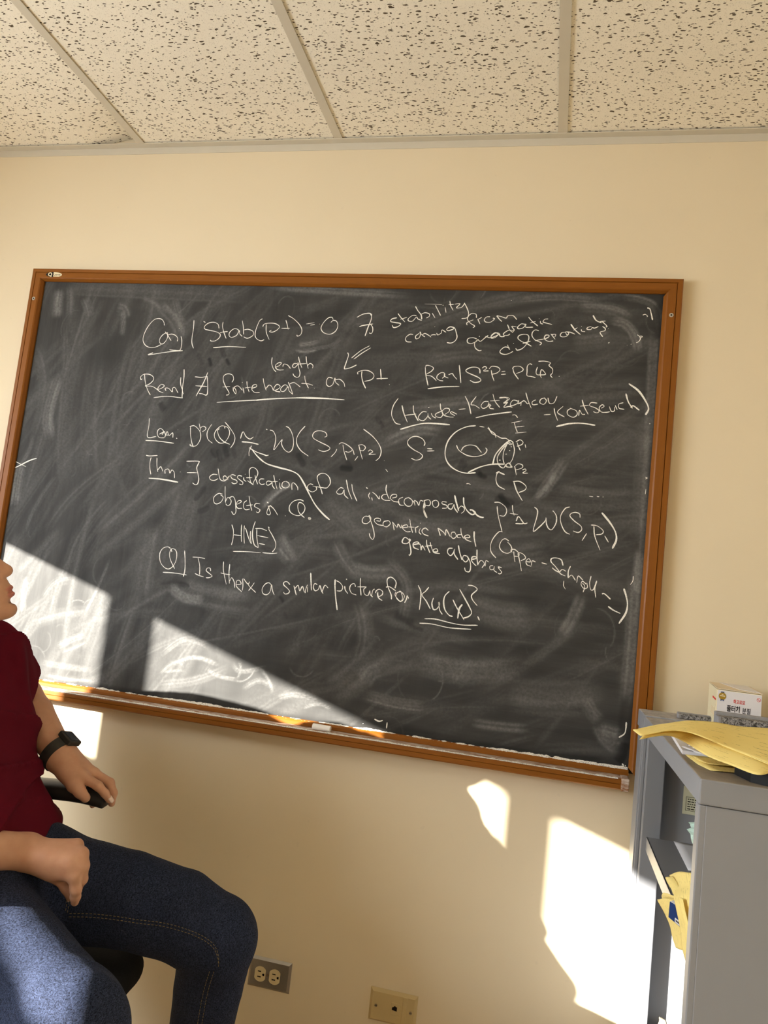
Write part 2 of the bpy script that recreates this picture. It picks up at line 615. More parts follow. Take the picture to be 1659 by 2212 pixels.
# ================================================================== the room
ZC = 2.527                        # underside of the ceiling grid
XW, XE, YB = -1.90, 1.30, -3.40   # window wall, right wall, rear wall


def struct(name, bm, mat, bevel=0.0, parent=None):
    o = obj(name, bm, mat, parent, bevel=bevel)
    o['kind'] = 'structure'
    return o


struct('floor', B((XW - .1, YB - .1, -0.1), (XE + .1, 0.1, 0.0)), M['floor'])
struct('wall_back', B((XW - .1, 0.0, 0.0), (XE + .1, 0.1, ZC + .3)), M['wall'])
struct('wall_right', B((XE, YB, 0.0), (XE + .1, 0.0, ZC + .3)), M['wall'])
struct('wall_front', B((XW - .1, YB - .1, 0.0), (XE + .1, YB, ZC + .3)), M['brownwall'])  # unseen rear wall, coloured dark brown to cut bounced light

# window wall: the openings seen by the sun
WZ0, WZ1 = 1.175, 2.25
WY0, WY1 = -0.40, -3.045
bm = bmesh.new()
box(bm, (XW - .1, YB, 0), (XW, 0, WZ0))
box(bm, (XW - .1, YB, WZ1), (XW, 0, ZC + .3))
box(bm, (XW - .1, WY0, WZ0), (XW, 0, WZ1))
box(bm, (XW - .1, YB, WZ0), (XW, WY1, WZ1))
struct('wall_left', bm, M['wall'])


def yw(xwall, dx=-.045):      # where the beam that ends at x on the board wall crosses the window
    return -(xwall - XW - dx) / SUN_R


ZTOP = 1.327 + SUN_S * (-0.884 - XW + .043)      # lower edge of the raised blinds
m1a, m1b = yw(-0.487, -.055), yw(-0.335, -.035)
m2a, m2b = yw(0.605, -.055), yw(0.745, -.035)
m3a, m3b = yw(1.62), yw(1.74)
win = thing('window_1', (XW - .05, (WY0 + WY1) / 2, WZ0))
win['kind'] = 'structure'
fr = bmesh.new()
for a, b in ((m1a, m1b), (m2a, m2b), (m3a, m3b)):
    box(fr, (XW - .055, b, WZ0), (XW - .035, a, WZ1))
box(fr, (XW - .07, WY1, WZ0), (XW - .02, WY0, WZ0 + .04))
box(fr, (XW - .07, WY1, WZ0), (XW - .02, yw(-.05), WZ0 + .104))  # extra-tall rail added under these panes to cut off the low sun
box(fr, (XW - .07, WY1, WZ1 - .04), (XW - .02, WY0, WZ1))
obj('window_frame', fr, M['white'], win)
obj('window_sill', B((XW - .02, WY1 - .05, WZ0 - .03), (XW + .14, WY0 + .05, WZ0)), M['white'], win, bevel=.004)
for a, b, zb in ((WY0, m1a, ZTOP), (m1b, m2a, ZTOP), (m2b, m3a, ZTOP), (m3b, WY1, ZTOP)):
    bl = bmesh.new()
    z = zb
    box(bl, (XW - .050, b - .01, zb), (XW - .036, a + .01, zb + .02))
    while z < WZ1 - .02:
        box(bl, (XW - .048, b - .012, z), (XW - .040, a + .012, min(z + .027, WZ1)))
        z += .0265
    obj('window_blind', bl, M['blind'], win)

# ceiling: slab coloured dark for the plenum's shade, lay-in tiles, grid
struct('ceiling', B((XW - .1, YB - .1, ZC + .22), (XE + .1, 0.1, ZC + .3)), M['dark'])
T = 0.6096
xs = [XW] + [k * T for k in range(-3, 3) if XW < k * T < XE] + [XE]
ys = [0.0, -1.02, -2.24, YB]
k = 0
for i in range(len(xs) - 1):
    for j in range(len(ys) - 1):
        bm = bmesh.new()
        x0, x1, y1, y0 = xs[i] + .002, xs[i + 1] - .002, ys[j] - .002, ys[j + 1] + .002
        nx, ny = 14, 20
        lift = (abs(x1 + T) < .01 and j == 0)
        G = {}
        for a in range(nx + 1):
            for b in range(ny + 1):
                x = x0 + (x1 - x0) * a / nx
                y = y0 + (y1 - y0) * b / ny
                z = ZC + .003
                if lift:   # one corner of this tile does not sit on its ledge
                    z += 0.034 * max(0, (x - (x1 - .17)) / .17) ** 1.3 * max(0, (y - (y1 - .20)) / .20)
                G[a, b] = bm.verts.new((x, y, z))
        for a in range(nx):
            for b in range(ny):
                bm.faces.new((G[a, b], G[a + 1, b], G[a + 1, b + 1], G[a, b + 1]))
        r = bmesh.ops.extrude_face_region(bm, geom=list(bm.faces))
        bmesh.ops.translate(bm, vec=(0, 0, .015), verts=[v for v in r['geom'] if isinstance(v, bmesh.types.BMVert)])
        o = struct('ceiling_tile', bm, M['tile'], parent=bpy.data.objects['ceiling'])
n = 0
for x in xs[1:-1]:
    n += 1
    bm = bmesh.new()
    box(bm, (x - .012, YB, ZC - .0006), (x + .012, -.021, ZC + .0012))
    box(bm, (x - .001, YB, ZC), (x + .001, -.021, ZC + .035))
    struct('trim_%d' % n, bm, M['tee'])
for y in ys[1:-1]:
    n += 1
    struct('trim_%d' % n, B((XW, y - .012, ZC - .0012), (XE, y + .012, ZC + .0006)), M['tee'])
n += 1
bm = bmesh.new()
box(bm, (XW, -.022, ZC - .0022), (XE, 0, ZC + .0002))
box(bm, (XW, -.0016, ZC - .022), (XE, 0, ZC))
struct('trim_%d' % n, bm, M['tee'])

# ================================================================== chalkboard
BX0, BX1, BZ0, BZ1 = -0.9004, 0.9326, 0.938, 2.135
SX0, SX1, SZ0, SZ1 = -0.8622, 0.8890, 0.952, 2.100     # visible slate
YF = -0.026
board = thing('chalkboard', (0.0, 0.0, 1.50), 'wall-mounted black chalkboard in a brown wooden frame covered in chalk writing', 'chalkboard')
obj('backing', B((BX0 + .012, -.0116, BZ0 + .004), (BX1 - .012, -.001, BZ1 - .012)), M['dark'], board)


def rail(name, a, b, out, w, mat, w_end=None):
    """mitred frame rail from corner a to corner b (x,z); out = outward unit (x,z)"""
    a, b, out = Vector((a[0], a[1])), Vector((b[0], b[1])), Vector(out)
    t = (b - a).normalized()
    prof = [(0, -.001), (0, YF + .004), (.002, YF), (w * .30, YF), (w * .30 + .0012, YF + .003), (w * .30 + .0024, YF), (w * .78, YF - .0012), (w * .86, YF + .001), (w, YF + .009), (w, -.0118)]
    bm = bmesh.new()
    ra = [bm.verts.new((a.x + t.x * d - out.x * d, y, a.y + t.y * d - out.y * d)) for d, y in prof]
    rb = [bm.verts.new((b.x - t.x * d - out.x * d, y, b.y - t.y * d - out.y * d)) for d, y in prof]
    n = len(prof)
    for i in range(n):
        bm.faces.new((ra[i], ra[(i + 1) % n], rb[(i + 1) % n], rb[i]))
    bm.faces.new(ra)
    bm.faces.new(rb[::-1])
    return obj(name, bm, mat, board)


rail('frame_rail', (BX0, BZ1), (BX1, BZ1), (0, 1), .0365, M['wood'])
rail('frame_rail', (BX0, BZ0 - .026), (BX0, BZ1), (-1, 0), .0385, M['woodv'])
rail('frame_rail', (BX1, BZ0 - .026), (BX1, BZ1), (1, 0), .0435, M['woodv'])
bm = bmesh.new()
prof = [(-.0118, SZ0), (-.019, SZ0 - .001), (-.024, SZ0 - .006), (-.024, BZ0 + .0005), (-.0118, BZ0 + .0005)]
prism(bm, [(BX0 + .036, y, z) for y, z in prof], (BX1 - BX0 - .079, 0, 0))
obj('frame_rail', bm, M['wood'], board)
# chalk tray
tx0, tx1 = BX0 + .01, 0.8855
bm = bmesh.new()
prof = [(-.001, .9375), (-.060, .9375), (-.064, .9362), (-.0655, .9335), (-.0655, .9262), (-.0635, .9252), (-.0655, .9242), (-.0655, .9150), (-.063, .9122), (-.001, .9122)]
prism(bm, [(tx0, y, z) for y, z in prof], (tx1 - .014 - tx0, 0, 0))
obj('chalk_tray', bm, M['wood'], board)
obj('tray_ledge', B((tx0, -.0605, .9372), (tx1 - .014, -.0245, .9380)), M['tray'], board)
bm = B((tx1 - .0145, -.0670, .9105), (tx1 + .003, -.0245, .9392))
obj('tray_end_cap', bm, M['tray'], board, bevel=.002)
# chalk dust heaped along the foot of the slate and on the tray lip
for nm, zc, y0, hmin, hmax, sgn in (('dust_line', SZ0 - .0015, -.0195, .0010, .0058, 1), ('dust_line', .9372, -.0665, .0004, .0022, 1)):
    bm = bmesh.new()
    prev = None
    h = .003
    x = SX0 + .002
    rnd = random.Random(5 if zc > .94 else 9)
    while x < (SX1 if zc > .94 else tx1 - .02):
        h = min(hmax, max(hmin, h + rnd.uniform(-.0011, .0011)))
        if rnd.random() < .04: h = hmin + (hmax - hmin) * rnd.random()
        dz = rnd.uniform(-.0002, .0002)
        a = [bm.verts.new((x, y0, zc - .0006)), bm.verts.new((x, y0, zc + dz)), bm.verts.new((x, min(y0 + .0068, -.0121) if zc > .94 else y0 + .006, zc + h)), bm.verts.new((x, min(y0 + .0076, -.0119) if zc > .94 else y0 + .010, zc - .0006))]
        if prev:
            for i in range(4):
                bm.faces.new((prev[i], prev[(i + 1) % 4], a[(i + 1) % 4], a[i]))
        prev = a
        x += rnd.uniform(.002, .005)
    obj(nm, bm, M['dustline'], board)
# screws and the maker's badge
for x, z in ((-0.8805, 2.0404), (0.9089, 2.0402)):
    bm = bmesh.new()
    cyl(bm, (x, YF - .0016, z), (x, YF + .004, z), .0052, .0062, 18)
    s = obj('screw', bm, M['chrome'], board, smooth=False)
    bm = bmesh.new()
    cyl(bm, (x, YF - .0018, z), (x, YF - .0012, z), .0022, None, 10)
    obj('screw_socket', bm, M['slot'], s)
bx, bz, bw, bh = -0.8248, 2.1150, .0265, .0078
bm = bmesh.new()
N = 40
prism(bm, [(bx + bw * math.cos(2 * PI * i / N), YF - .0010, bz + bh * math.sin(2 * PI * i / N)) for i in range(N)], (0, .0012, 0))
badge = obj('badge', bm, M['cream'], board)
tag(badge, 'oval cream and black maker badge')
bm = bmesh.new()
pts = [(bx + bw * math.cos(a), bz + bh * math.sin(a)) for a in np.linspace(math.acos(-.08), 2 * PI - math.acos(-.08), 26)]
prism(bm, [(x, YF - .0014, z) for x, z in pts], (0, .0006, 0))
obj('badge_half', bm, M['ink'], badge)
text_mesh('badge_letter', 'Q', .0150, M['cream'], ((bx - .0125, YF - .0016, bz), (1, 0, 0), (0, 0, 1)), badge, .0005, 1.15)
text_mesh('badge_word', 'Quartet', .0070, M['slot'], ((bx + .0105, YF - .0012, bz), (1, 0, .02), (0, 0, 1)), badge)


# ---- writing
def ribbon_xz(bm, pts, w, y, taper=True, opac=None, rnd=None):
    """flat chalk mark on the slate; pts (x,z)"""
    P = np.array(pts)
    n = len(P)
    T = np.gradient(P, axis=0)
    T /= np.maximum(np.linalg.norm(T, axis=1, keepdims=True), 1e-9)
    Nn = np.stack([-T[:, 1], T[:, 0]], 1)
    uv = bm.loops.layers.uv.verify()
    ol = bm.loops.layers.float.get('opacity') or bm.loops.layers.float.new('opacity')
    L = []
    ph = rnd.random() * 9 if rnd else 0
    for i in range(n):
        k = w * .5
        if taper:
            k *= .86 + .2 * math.sin(i * .35 + ph)
            if i == 0 or i == n - 1: k *= .55
        a = P[i] + Nn[i] * k
        b = P[i] - Nn[i] * k
        L.append((bm.verts.new((a[0], y, a[1])), bm.verts.new((b[0], y, b[1]))))
    for i in range(n - 1):
        f = bm.faces.new((L[i][0], L[i][1], L[i + 1][1], L[i + 1][0]))
        for lp, (uu, vv) in zip(f.loops, ((i, 0), (i, 1), (i + 1, 1), (i + 1, 0))):
            lp[uv].uv = (uu / (n - 1), vv)
            lp[ol] = 1.0 if opac is None else opac


CHALK = """conj|-905,3953 -910,3971 -924,3987 -947,3993 -973,3985 -998,3957 -1017,3919 -1026,3882 -1022,3854 -1001,3830 -967,3820 -936,3826 -909,3840;-879,3912 -901,3902 -918,3881 -921,3858 -907,3844 -891,3850 -877,3873 -876,3898 -894,3916;-879,3914 -872,3894 -849,3865;-873,3899 -850,3904 -825,3896 -810,3880 -810,3863;-810,3939 -808,3937;-792,3894 -784,3872 -781,3840 -786,3813 -817,3810 -852,3812;1.2:-768,3810 -826,3804 -897,3792 -978,3777 -950,3791;-726,3990 -722,3943 -723,3892 -719,3856 -705,3826;-667,3985 -654,3978;-567,3947 -576,3970 -602,3981 -635,3975 -656,3956 -651,3940 -619,3933 -583,3927 -556,3914 -557,3894 -578,3875 -603,3872 -610,3878;-548,3984 -547,3957 -535,3926 -516,3890;-558,3921 -538,3927 -512,3930;-442,3929 -454,3945 -479,3946 -500,3925 -499,3905 -482,3898 -456,3911 -443,3938 -438,3920 -422,3905;-434,3996 -423,3961 -415,3917;-416,3943 -391,3947 -362,3936 -359,3914 -388,3896 -413,3903;1.2:-586,3834 -498,3844 -391,3844;-995,3637 -1001,3631 -1006,3646 -989,3662 -955,3664 -929,3652 -923,3634 -942,3610 -969,3595 -925,3595 -882,3574;-985,3667 -972,3618 -950,3573 -929,3545;-883,3579 -856,3594 -853,3605 -871,3609 -887,3590 -882,3572 -851,3561;-836,3574 -843,3588 -822,3589 -797,3570 -798,3590 -784,3595 -760,3565;-757,3657 -753,3619 -737,3584 -728,3560;1.2:-744,3703 -738,3656 -738,3606 -733,3546 -735,3539 -824,3543 -906,3531;-672,3663 -632,3662 -595,3669;1.2:-598,3692 -614,3635 -649,3553;1.2:-599,3667 -590,3632 -583,3578 -589,3562 -613,3568 -632,3569;-661,3612 -591,3611;-446,3642 -439,3661 -449,3683 -476,3689 -498,3678 -500,3654 -482,3619 -456,3585 -457,3572 -470,3568;-498,3613 -454,3618;-435,3615 -430,3595 -414,3578 -417,3600 -428,3615 -406,3623 -378,3600;-386,3645 -384,3643;-377,3615 -366,3584;-359,3652 -353,3625 -338,3593;-366,3614 -330,3620;-327,3613 -300,3624 -302,3636 -320,3631 -324,3609 -305,3592 -276,3593;1.1:-520,3524 -431,3535 -246,3554
conj2|-316,4010 -332,3996 -346,3946 -346,3912 -332,3893 -308,3884 -290,3891;-308,3965 -302,3979 -276,3986 -239,3985 -211,3970 -221,3950 -246,3936 -265,3939 -255,3947;-290,3979 -283,3934 -261,3893;-178,4006 -168,3983 -158,3954;-197,3959 -149,3961;-168,4033 -134,4015 -98,3985 -79,3955 -82,3928 -99,3918 -104,3925;-58,3988 -12,3997;-34,3982 -9,3987;17,3990 18,3989;92,4017 83,4030 62,4025 39,3998 29,3969 41,3947 66,3936 93,3938 115,3957 122,3983 113,4007 94,4013 80,4001;1.3:223,4034 256,4053 292,4058 300,4047;1.3:303,4056 303,4023 291,3980 280,3932;1.2:242,3982 263,3990 316,4000;304,3997 316,3981 319,3959 312,3947 301,3950;220,3808 267,3851 311,3879;233,3802 273,3836 319,3868;1.2:195,3837 201,3821 194,3786 187,3751 195,3747 222,3755 252,3771;-230,3793 -228,3759 -214,3729 -196,3712;-202,3738 -181,3750 -173,3764 -187,3765 -204,3751 -201,3734 -182,3724 -153,3726;-162,3744 -157,3758 -136,3754 -116,3735;-81,3765 -101,3762 -106,3747 -94,3741 -78,3759 -77,3770 -69,3740 -59,3714 -61,3694 -74,3688 -90,3695 -99,3708;-79,3803 -69,3775 -51,3741;-79,3761 -30,3767;-36,3807 -29,3776 -15,3739;-22,3755 -8,3768 9,3758 9,3742;-266,3673 -257,3643 -240,3607;-241,3618 -229,3636 -213,3632 -198,3608;-191,3607 -168,3621 -163,3635 -182,3643 -196,3624 -191,3607 -157,3602;-127,3615 -121,3637 -139,3642 -157,3622 -153,3607 -135,3608 -116,3633 -108,3611 -84,3592;-119,3659 -102,3629 -84,3593;-109,3650 -88,3658 -69,3650 -47,3635;-30,3698 -22,3668 0,3631;-44,3656 -7,3655 23,3648;33,3633 34,3632;129,3692 107,3696 96,3678 99,3656 115,3646 133,3658 139,3684 142,3693 147,3672 169,3655;143,3684 169,3688 193,3670 202,3648;265,3720 265,3733 292,3743 322,3742 348,3728 354,3711 341,3694 306,3683;1.3:286,3738 287,3713 298,3679 317,3646;385,3755 391,3722 396,3696;370,3701 412,3705 425,3706;1.6:-299,3548 -210,3560 -77,3573 12,3576 99,3579 208,3578;-77,3573 11,3581 121,3582
stab|1.3:443,4038 418,4031 411,4017 433,4012 463,4008 466,4000 450,3988 431,3984 422,3996;446,4062 464,4041 489,4016;463,4030 497,4042;547,4054 526,4053 506,4035 508,4023 529,4022 548,4045 557,4035 579,4027;1.3:537,4103 552,4080 572,4057 578,4033;569,4059 591,4070 615,4064 616,4051 602,4041;630,4069 648,4043;1.2:643,4112 658,4087 676,4057;682,4114 685,4112;695,4103 703,4074;717,4137 724,4112 740,4086;713,4117 740,4120;744,4121 772,4124 756,4104 762,4100 782,4105 795,4124 794,4129;794,4129 811,4101 822,4072 815,4049 788,4044;865,4050 861,4069 839,4073 822,4057 820,4038 840,4018 860,4006 852,3996;820,4009 819,4023 850,4039;872,4044 887,4017;872,4040 893,4054;935,4058 917,4056 907,4041 916,4029 940,4029 959,4047 950,4051;1.4:969,4064 983,4047 998,4034;969,4065 993,4060 1018,4053 1025,4065 1049,4068 1063,4058 1073,4046;541,3949 524,3950 507,3937 502,3922 512,3909 537,3908;574,3958 555,3941 560,3926 576,3935 580,3959 575,3963 587,3950 605,3938;589,3948 603,3957 625,3947 638,3938;635,3948 649,3952 662,3951;665,3961 672,3951 690,3962;651,3996 652,3994;690,3962 692,3979 714,3967;1.2:755,3994 732,3997 716,3984 725,3976 749,3985 757,3992 770,3961 774,3940 764,3920 745,3910 724,3912;1.1:878,3937 856,3943 832,3936 832,3917 851,3911 874,3922 883,3933 869,3914 875,3889 895,3875 908,3878;1.1:883,3935 898,3925 920,3945 935,3958;889,3953 891,3948;919,3953 948,3946 979,3959 990,3970 970,3972 951,3954 956,3944;1.1:986,3968 1001,3954 1019,3956;1.3:1029,4017 1039,3999;626,3778 630,3785 651,3783 668,3772 658,3754 631,3734 660,3729 678,3717 690,3705;1.2:624,3776 631,3736 649,3678;719,3719 730,3732 728,3747 712,3750 693,3735 692,3718 708,3708 726,3706;730,3747 730,3732 751,3722;750,3740 769,3747 779,3735 797,3717;1.2:801,3794 809,3753 819,3699;1.2:912,3755 908,3776 891,3786 863,3784 840,3771 843,3759 871,3747 904,3734 920,3721 911,3710 887,3706 864,3716;920,3783 933,3792 944,3784 929,3769 955,3770;956,3780 970,3795 999,3792 1012,3778 998,3761 971,3752;968,3774 975,3748 988,3718;1021,3769 1040,3772;1020,3754 1044,3757;1.4:649,3660 724,3674 813,3681;385,3755 392,3725 396,3696;387,3702 431,3706;442,3672 444,3672;0.4:584,4118 636,4118 678,4116
diff|1.1:991,3964 970,3974 952,3959 953,3944 973,3949 991,3968 996,3956 1018,3953;1028,4019 1041,3991 1060,3977;1059,3987 1037,3989 1013,3971 1016,3961 1035,3962 1045,3970;1059,3981 1064,3992 1051,4010 1075,4008;1.2:1117,4023 1097,4024 1081,4007 1086,3998 1107,4003 1121,4020 1117,4022 1122,4008 1158,4009;1.2:1131,4062 1151,4040 1182,4016;1142,4031 1169,4040;1184,4055 1186,4054;1192,4043 1195,4031 1207,4027;1.1:1230,4055 1213,4052 1206,4039 1218,4034 1252,4026;1038,3912 1045,3895 1052,3887;1.1:1049,3896 1025,3899 1005,3881 1006,3867 1029,3860 1052,3867 1069,3878;1067,3920 1069,3919;1.1:1081,3895 1090,3885 1113,3894 1131,3915 1142,3944 1138,3965 1118,3970 1093,3963 1088,3947 1109,3931 1134,3922 1159,3908;1.2:1114,3921 1152,3935;1.1:1189,3991 1171,3995 1158,3982 1158,3962 1175,3942 1204,3930 1206,3922 1199,3916;1174,3938 1218,3949;1.2:1220,3947 1240,3960 1241,3969 1224,3968 1221,3949 1242,3937 1265,3940;1250,3977 1274,3949;1251,3973 1274,3975 1271,3961;1323,3988 1304,3985 1297,3970 1309,3963 1328,3967 1338,3984 1323,3990 1328,3976 1339,3976;1.1:1328,3990 1346,3988 1370,3979;1.5:1344,4031 1368,4001 1396,3978;1360,3999 1378,4014;1397,4021 1399,4020;1398,4005 1401,3996 1418,3994;1.1:1446,4022 1428,4016 1426,4007 1444,4006 1450,4016 1462,4014 1480,4023;1.6:1449,4080 1467,4054 1494,4042;1.3:1484,4044 1493,4050 1512,4052;1.4:1495,4050 1520,4027 1516,4021;1.1:1499,4024 1513,4014 1512,4002 1490,3993 1505,3970;1528,4013 1529,4012;1.4:1534,3938 1539,3943;1036,4149 1036,4147;1075,3785 1082,3798 1109,3801 1128,3788 1123,3775 1095,3762;1.1:1077,3788 1085,3765 1110,3733;1171,3812 1159,3816 1148,3803 1149,3776 1151,3754 1169,3751 1194,3746;1199,3801 1194,3778 1199,3762 1218,3761 1241,3764 1236,3776 1220,3788 1216,3763 1223,3745;1201,3831 1232,3833 1261,3826 1255,3812 1274,3794 1275,3774 1267,3761 1277,3749;1309,3758 1311,3757
lem|-914,3411 -910,3371 -908,3304 -856,3310;-839,3324 -815,3341 -834,3357 -850,3347 -851,3325 -836,3306 -805,3306;-822,3322 -810,3341 -800,3324 -781,3323;-803,3308 -793,3342 -778,3321 -759,3337 -753,3310;-730,3357 -729,3356;-733,3310 -727,3306;1.4:-917,3284 -842,3285 -743,3279;-661,3379 -634,3385 -602,3363 -589,3337 -589,3306 -608,3274 -640,3272 -644,3282;-656,3377 -649,3333 -637,3294 -623,3265;-607,3399 -592,3359;-597,3374 -582,3386 -564,3378 -567,3365 -582,3355;-531,3401 -547,3371 -552,3344 -541,3314 -512,3294;-453,3394 -476,3393 -500,3369 -508,3342 -497,3317 -471,3299 -444,3303 -425,3330 -420,3361 -433,3386 -452,3392 -451,3381;1.1:-483,3379 -492,3365 -476,3331 -445,3307 -409,3295;-456,3417 -419,3383 -387,3341 -387,3306 -403,3275;1.1:-352,3331 -347,3361 -339,3368 -322,3345 -297,3332 -278,3345;1.8:-342,3314 -294,3313 -244,3306;-283,3296 -292,3261 -289,3239;1.4:-295,3284 -251,3264 -205,3252 -191,3248 -178,3251;1.7:-281,3279 -244,3243 -200,3211;1.3:-901,3200 -877,3198 -831,3204;-868,3190 -871,3163 -866,3128 -855,3095;-832,3191 -826,3149 -815,3112;-817,3123 -801,3142 -785,3117;-769,3105 -772,3126 -752,3132 -741,3111 -732,3129 -716,3117 -709,3085;-681,3122 -679,3121;1.9:-865,3073 -785,3073 -684,3064;1.2:-651,3184 -581,3189 -577,3180 -585,3153 -573,3119 -564,3090 -567,3065 -580,3058 -598,3067;1.2:-639,3121 -581,3125
thm|-458,3123 -484,3123 -502,3107 -493,3092 -470,3091 -451,3102;-459,3157 -449,3124 -436,3097 -412,3092 -398,3106 -412,3120 -422,3113 -418,3098 -402,3101 -387,3122 -397,3110 -393,3100;-351,3125 -370,3130 -380,3123 -369,3108 -343,3100 -339,3087 -356,3081 -370,3087;-314,3125 -333,3128 -341,3117 -325,3105 -305,3092 -308,3079 -324,3082;-298,3138 -297,3137;-304,3120 -301,3107 -286,3098;-289,3119 -255,3122;-245,3084 -261,3099 -273,3137 -275,3167 -258,3178 -234,3166 -226,3141 -243,3101 -245,3081;-243,3084 -280,3104;-241,3137 -232,3114 -219,3089;-185,3120 -207,3118 -212,3101 -197,3089 -179,3094;-141,3109 -164,3110 -171,3096 -159,3088 -142,3100 -139,3109 -134,3088 -119,3071;-135,3145 -124,3114 -105,3070;-137,3109 -108,3112;-100,3125 -98,3123;-95,3108 -91,3083 -79,3073;-62,3117 -79,3109 -79,3088 -60,3081 -41,3091 -44,3108 -62,3117;-22,3074 -26,3107 -13,3110 7,3091 11,3074;92,3110 74,3113 61,3097 69,3081 92,3072 112,3084 110,3099 90,3103 128,3100 167,3097;1.1:149,3064 137,3092 115,3133 110,3157 127,3173 153,3173 177,3154 185,3125 171,3101 162,3099;-413,3019 -437,3021 -461,2998 -457,2972 -440,2963 -416,2976 -407,3002 -424,3015;-404,3065 -398,3020 -389,2974;-392,2978 -379,3004 -359,2989 -361,2968 -375,2959 -388,2969;-374,3001 -353,3011 -337,2995 -327,2957 -323,2928 -333,2914 -348,2930;-322,2971 -300,2985 -305,2993 -320,2988 -326,2966 -313,2950 -290,2952;-269,2996 -283,2982 -282,2957 -267,2946 -245,2952;1.1:-259,3021 -250,2989 -233,2944;-268,2968 -231,2976;-191,2984 -214,2984 -221,2969 -202,2960 -187,2952 -194,2937 -208,2940;-153,2997 -144,2993;-144,2979 -134,2957 -126,2941 -131,2930 -145,2935 -145,2956 -137,2974 -133,2980;-135,2982 -109,2963 -83,2932;-42,2933 -40,2932;-28,2907 -27,2907;-25,2961 -23,2961;1.1:51,3019 28,3025 -5,3014 -24,2987 -18,2958 9,2942 39,2942 60,2965 61,2990 44,3007 26,3008 22,2987 35,2955 66,2932;2.4:86,2932 99,2930 89,2926;-336,2859 -322,2826 -319,2784 -323,2750;-280,2864 -276,2818 -268,2772;-317,2806 -274,2805;-264,2861 -261,2819 -251,2765;-262,2849 -252,2841 -231,2797 -211,2767 -222,2802 -225,2835;1.4:-205,2888 -213,2845 -209,2803 -193,2763 -169,2750;-169,2752 -184,2801 -191,2847;-200,2850 -165,2853 -133,2844;-182,2814 -121,2808;-169,2773 -134,2770;-129,2865 -122,2861 -123,2853 -99,2822 -76,2786 -75,2757 -88,2735;-309,2717 -232,2723 -152,2726;-142,2726 -90,2727 -60,2732
wsp|-212,3392 -203,3390;-189,3389 -168,3382 -151,3353 -149,3318 -151,3282 -114,3340 -113,3317 -93,3288 -67,3275 -49,3291 -46,3330 -58,3372 -80,3405 -101,3415;1.1:8,3423 -18,3387 -31,3352 -24,3318 4,3286 47,3261;123,3369 135,3377 126,3394 99,3402 69,3397 56,3377 65,3358 102,3341 143,3325 160,3313 151,3300 126,3292 97,3299;199,3310 191,3290 172,3266;207,3337 223,3346 254,3335 283,3313 267,3298 246,3300;229,3335 240,3298 260,3255;287,3312 297,3285;318,3280 303,3255;312,3338 335,3342 353,3329 342,3311 327,3312;316,3337 328,3304 344,3265;370,3309 380,3318 394,3308 376,3293 412,3297;1.1:331,3426 384,3391 422,3352 439,3316 434,3282 416,3262;461,3266 462,3265;0.6:473,3223 487,3208;1.9:-229,3229 -180,3203 -111,3188 -43,3176 3,3157 39,3115 77,3059 118,3004 167,2959 205,2933;261,3103 243,3106 225,3084 235,3072 256,3076 264,3097 269,3071 292,3052;1.2:270,3150 287,3097 312,3051;1.2:302,3130 313,3091 340,3043
hai|499,3602 478,3563 472,3520 482,3492 501,3468 527,3463;1.3:523,3565 537,3524 561,3477;1.3:583,3568 590,3531 618,3487;542,3512 603,3523;658,3537 635,3536 617,3512 621,3496 644,3490 663,3511 664,3531 668,3513 684,3499;661,3560 669,3563;681,3532 691,3516 708,3507;742,3550 729,3543 706,3530 707,3517 732,3512 746,3532;723,3586 729,3556 747,3528;751,3528 773,3546 772,3560 751,3561 737,3544 747,3526 776,3518 800,3518;785,3547 782,3538 806,3525;1.6:785,3547 815,3534;822,3560 856,3565;1.2:847,3632 870,3592 887,3539;905,3633 882,3591 902,3586 928,3571;970,3610 948,3607 934,3586 946,3572 966,3583 972,3604 972,3586 984,3588 975,3596 979,3576 1001,3572;988,3650 1003,3612 1030,3581;978,3613 1025,3618;1023,3633 1057,3636 1073,3628 1047,3606 1063,3605 1050,3584 1077,3589 1093,3586;1.8:528,3437 606,3465 670,3478 784,3477;1.5:913,3521 982,3541 1091,3562;1.5:917,3480 870,3471 820,3442 785,3395 774,3341 783,3296 810,3262 853,3239 897,3232 940,3238;1.6:901,3236 950,3264 988,3279 1026,3288 1081,3292;937,3478 961,3475;977,3472 998,3457 1019,3442 1025,3424;1.1:981,3476 1003,3445 1028,3435 1053,3424 1076,3424 1097,3411;1.1:662,3358 665,3374 650,3394 620,3405 592,3399 574,3377 580,3356 611,3334 646,3318 660,3304 649,3287 625,3281 602,3289;1.3:680,3345 707,3345;1.2:681,3332 718,3336;1.1:829,3373 841,3351 863,3335 896,3322 936,3321 974,3336 986,3357 978,3369;1.1:856,3346 868,3367 895,3378 927,3375 944,3360 960,3343;1.8:1089,3410 1057,3376 1030,3334 1022,3287;1.1:1090,3402 1062,3368 1042,3327 1047,3295 1063,3276 1078,3273 1085,3286;1083,3394 1071,3357 1070,3321 1079,3293;1.1:1092,3417 1086,3402 1102,3393 1113,3404 1097,3415 1094,3403 1110,3396 1090,3406;1114,3400 1123,3364 1117,3320 1104,3295;1.2:1092,3294 1085,3284 1101,3277 1113,3284 1103,3299 1089,3290 1097,3279 1119,3280 1104,3295;1.6:1104,3381 1107,3385;1.2:1098,3361 1101,3365;1.2:1080,3343 1087,3344;1.2:1051,3311 1059,3311;1.1:1059,3254 1047,3239 1046,3207 1060,3180 1093,3164;1042,3243 1057,3254;1.6:1059,3248 1086,3239;0.8:899,3178 910,3180 921,3175
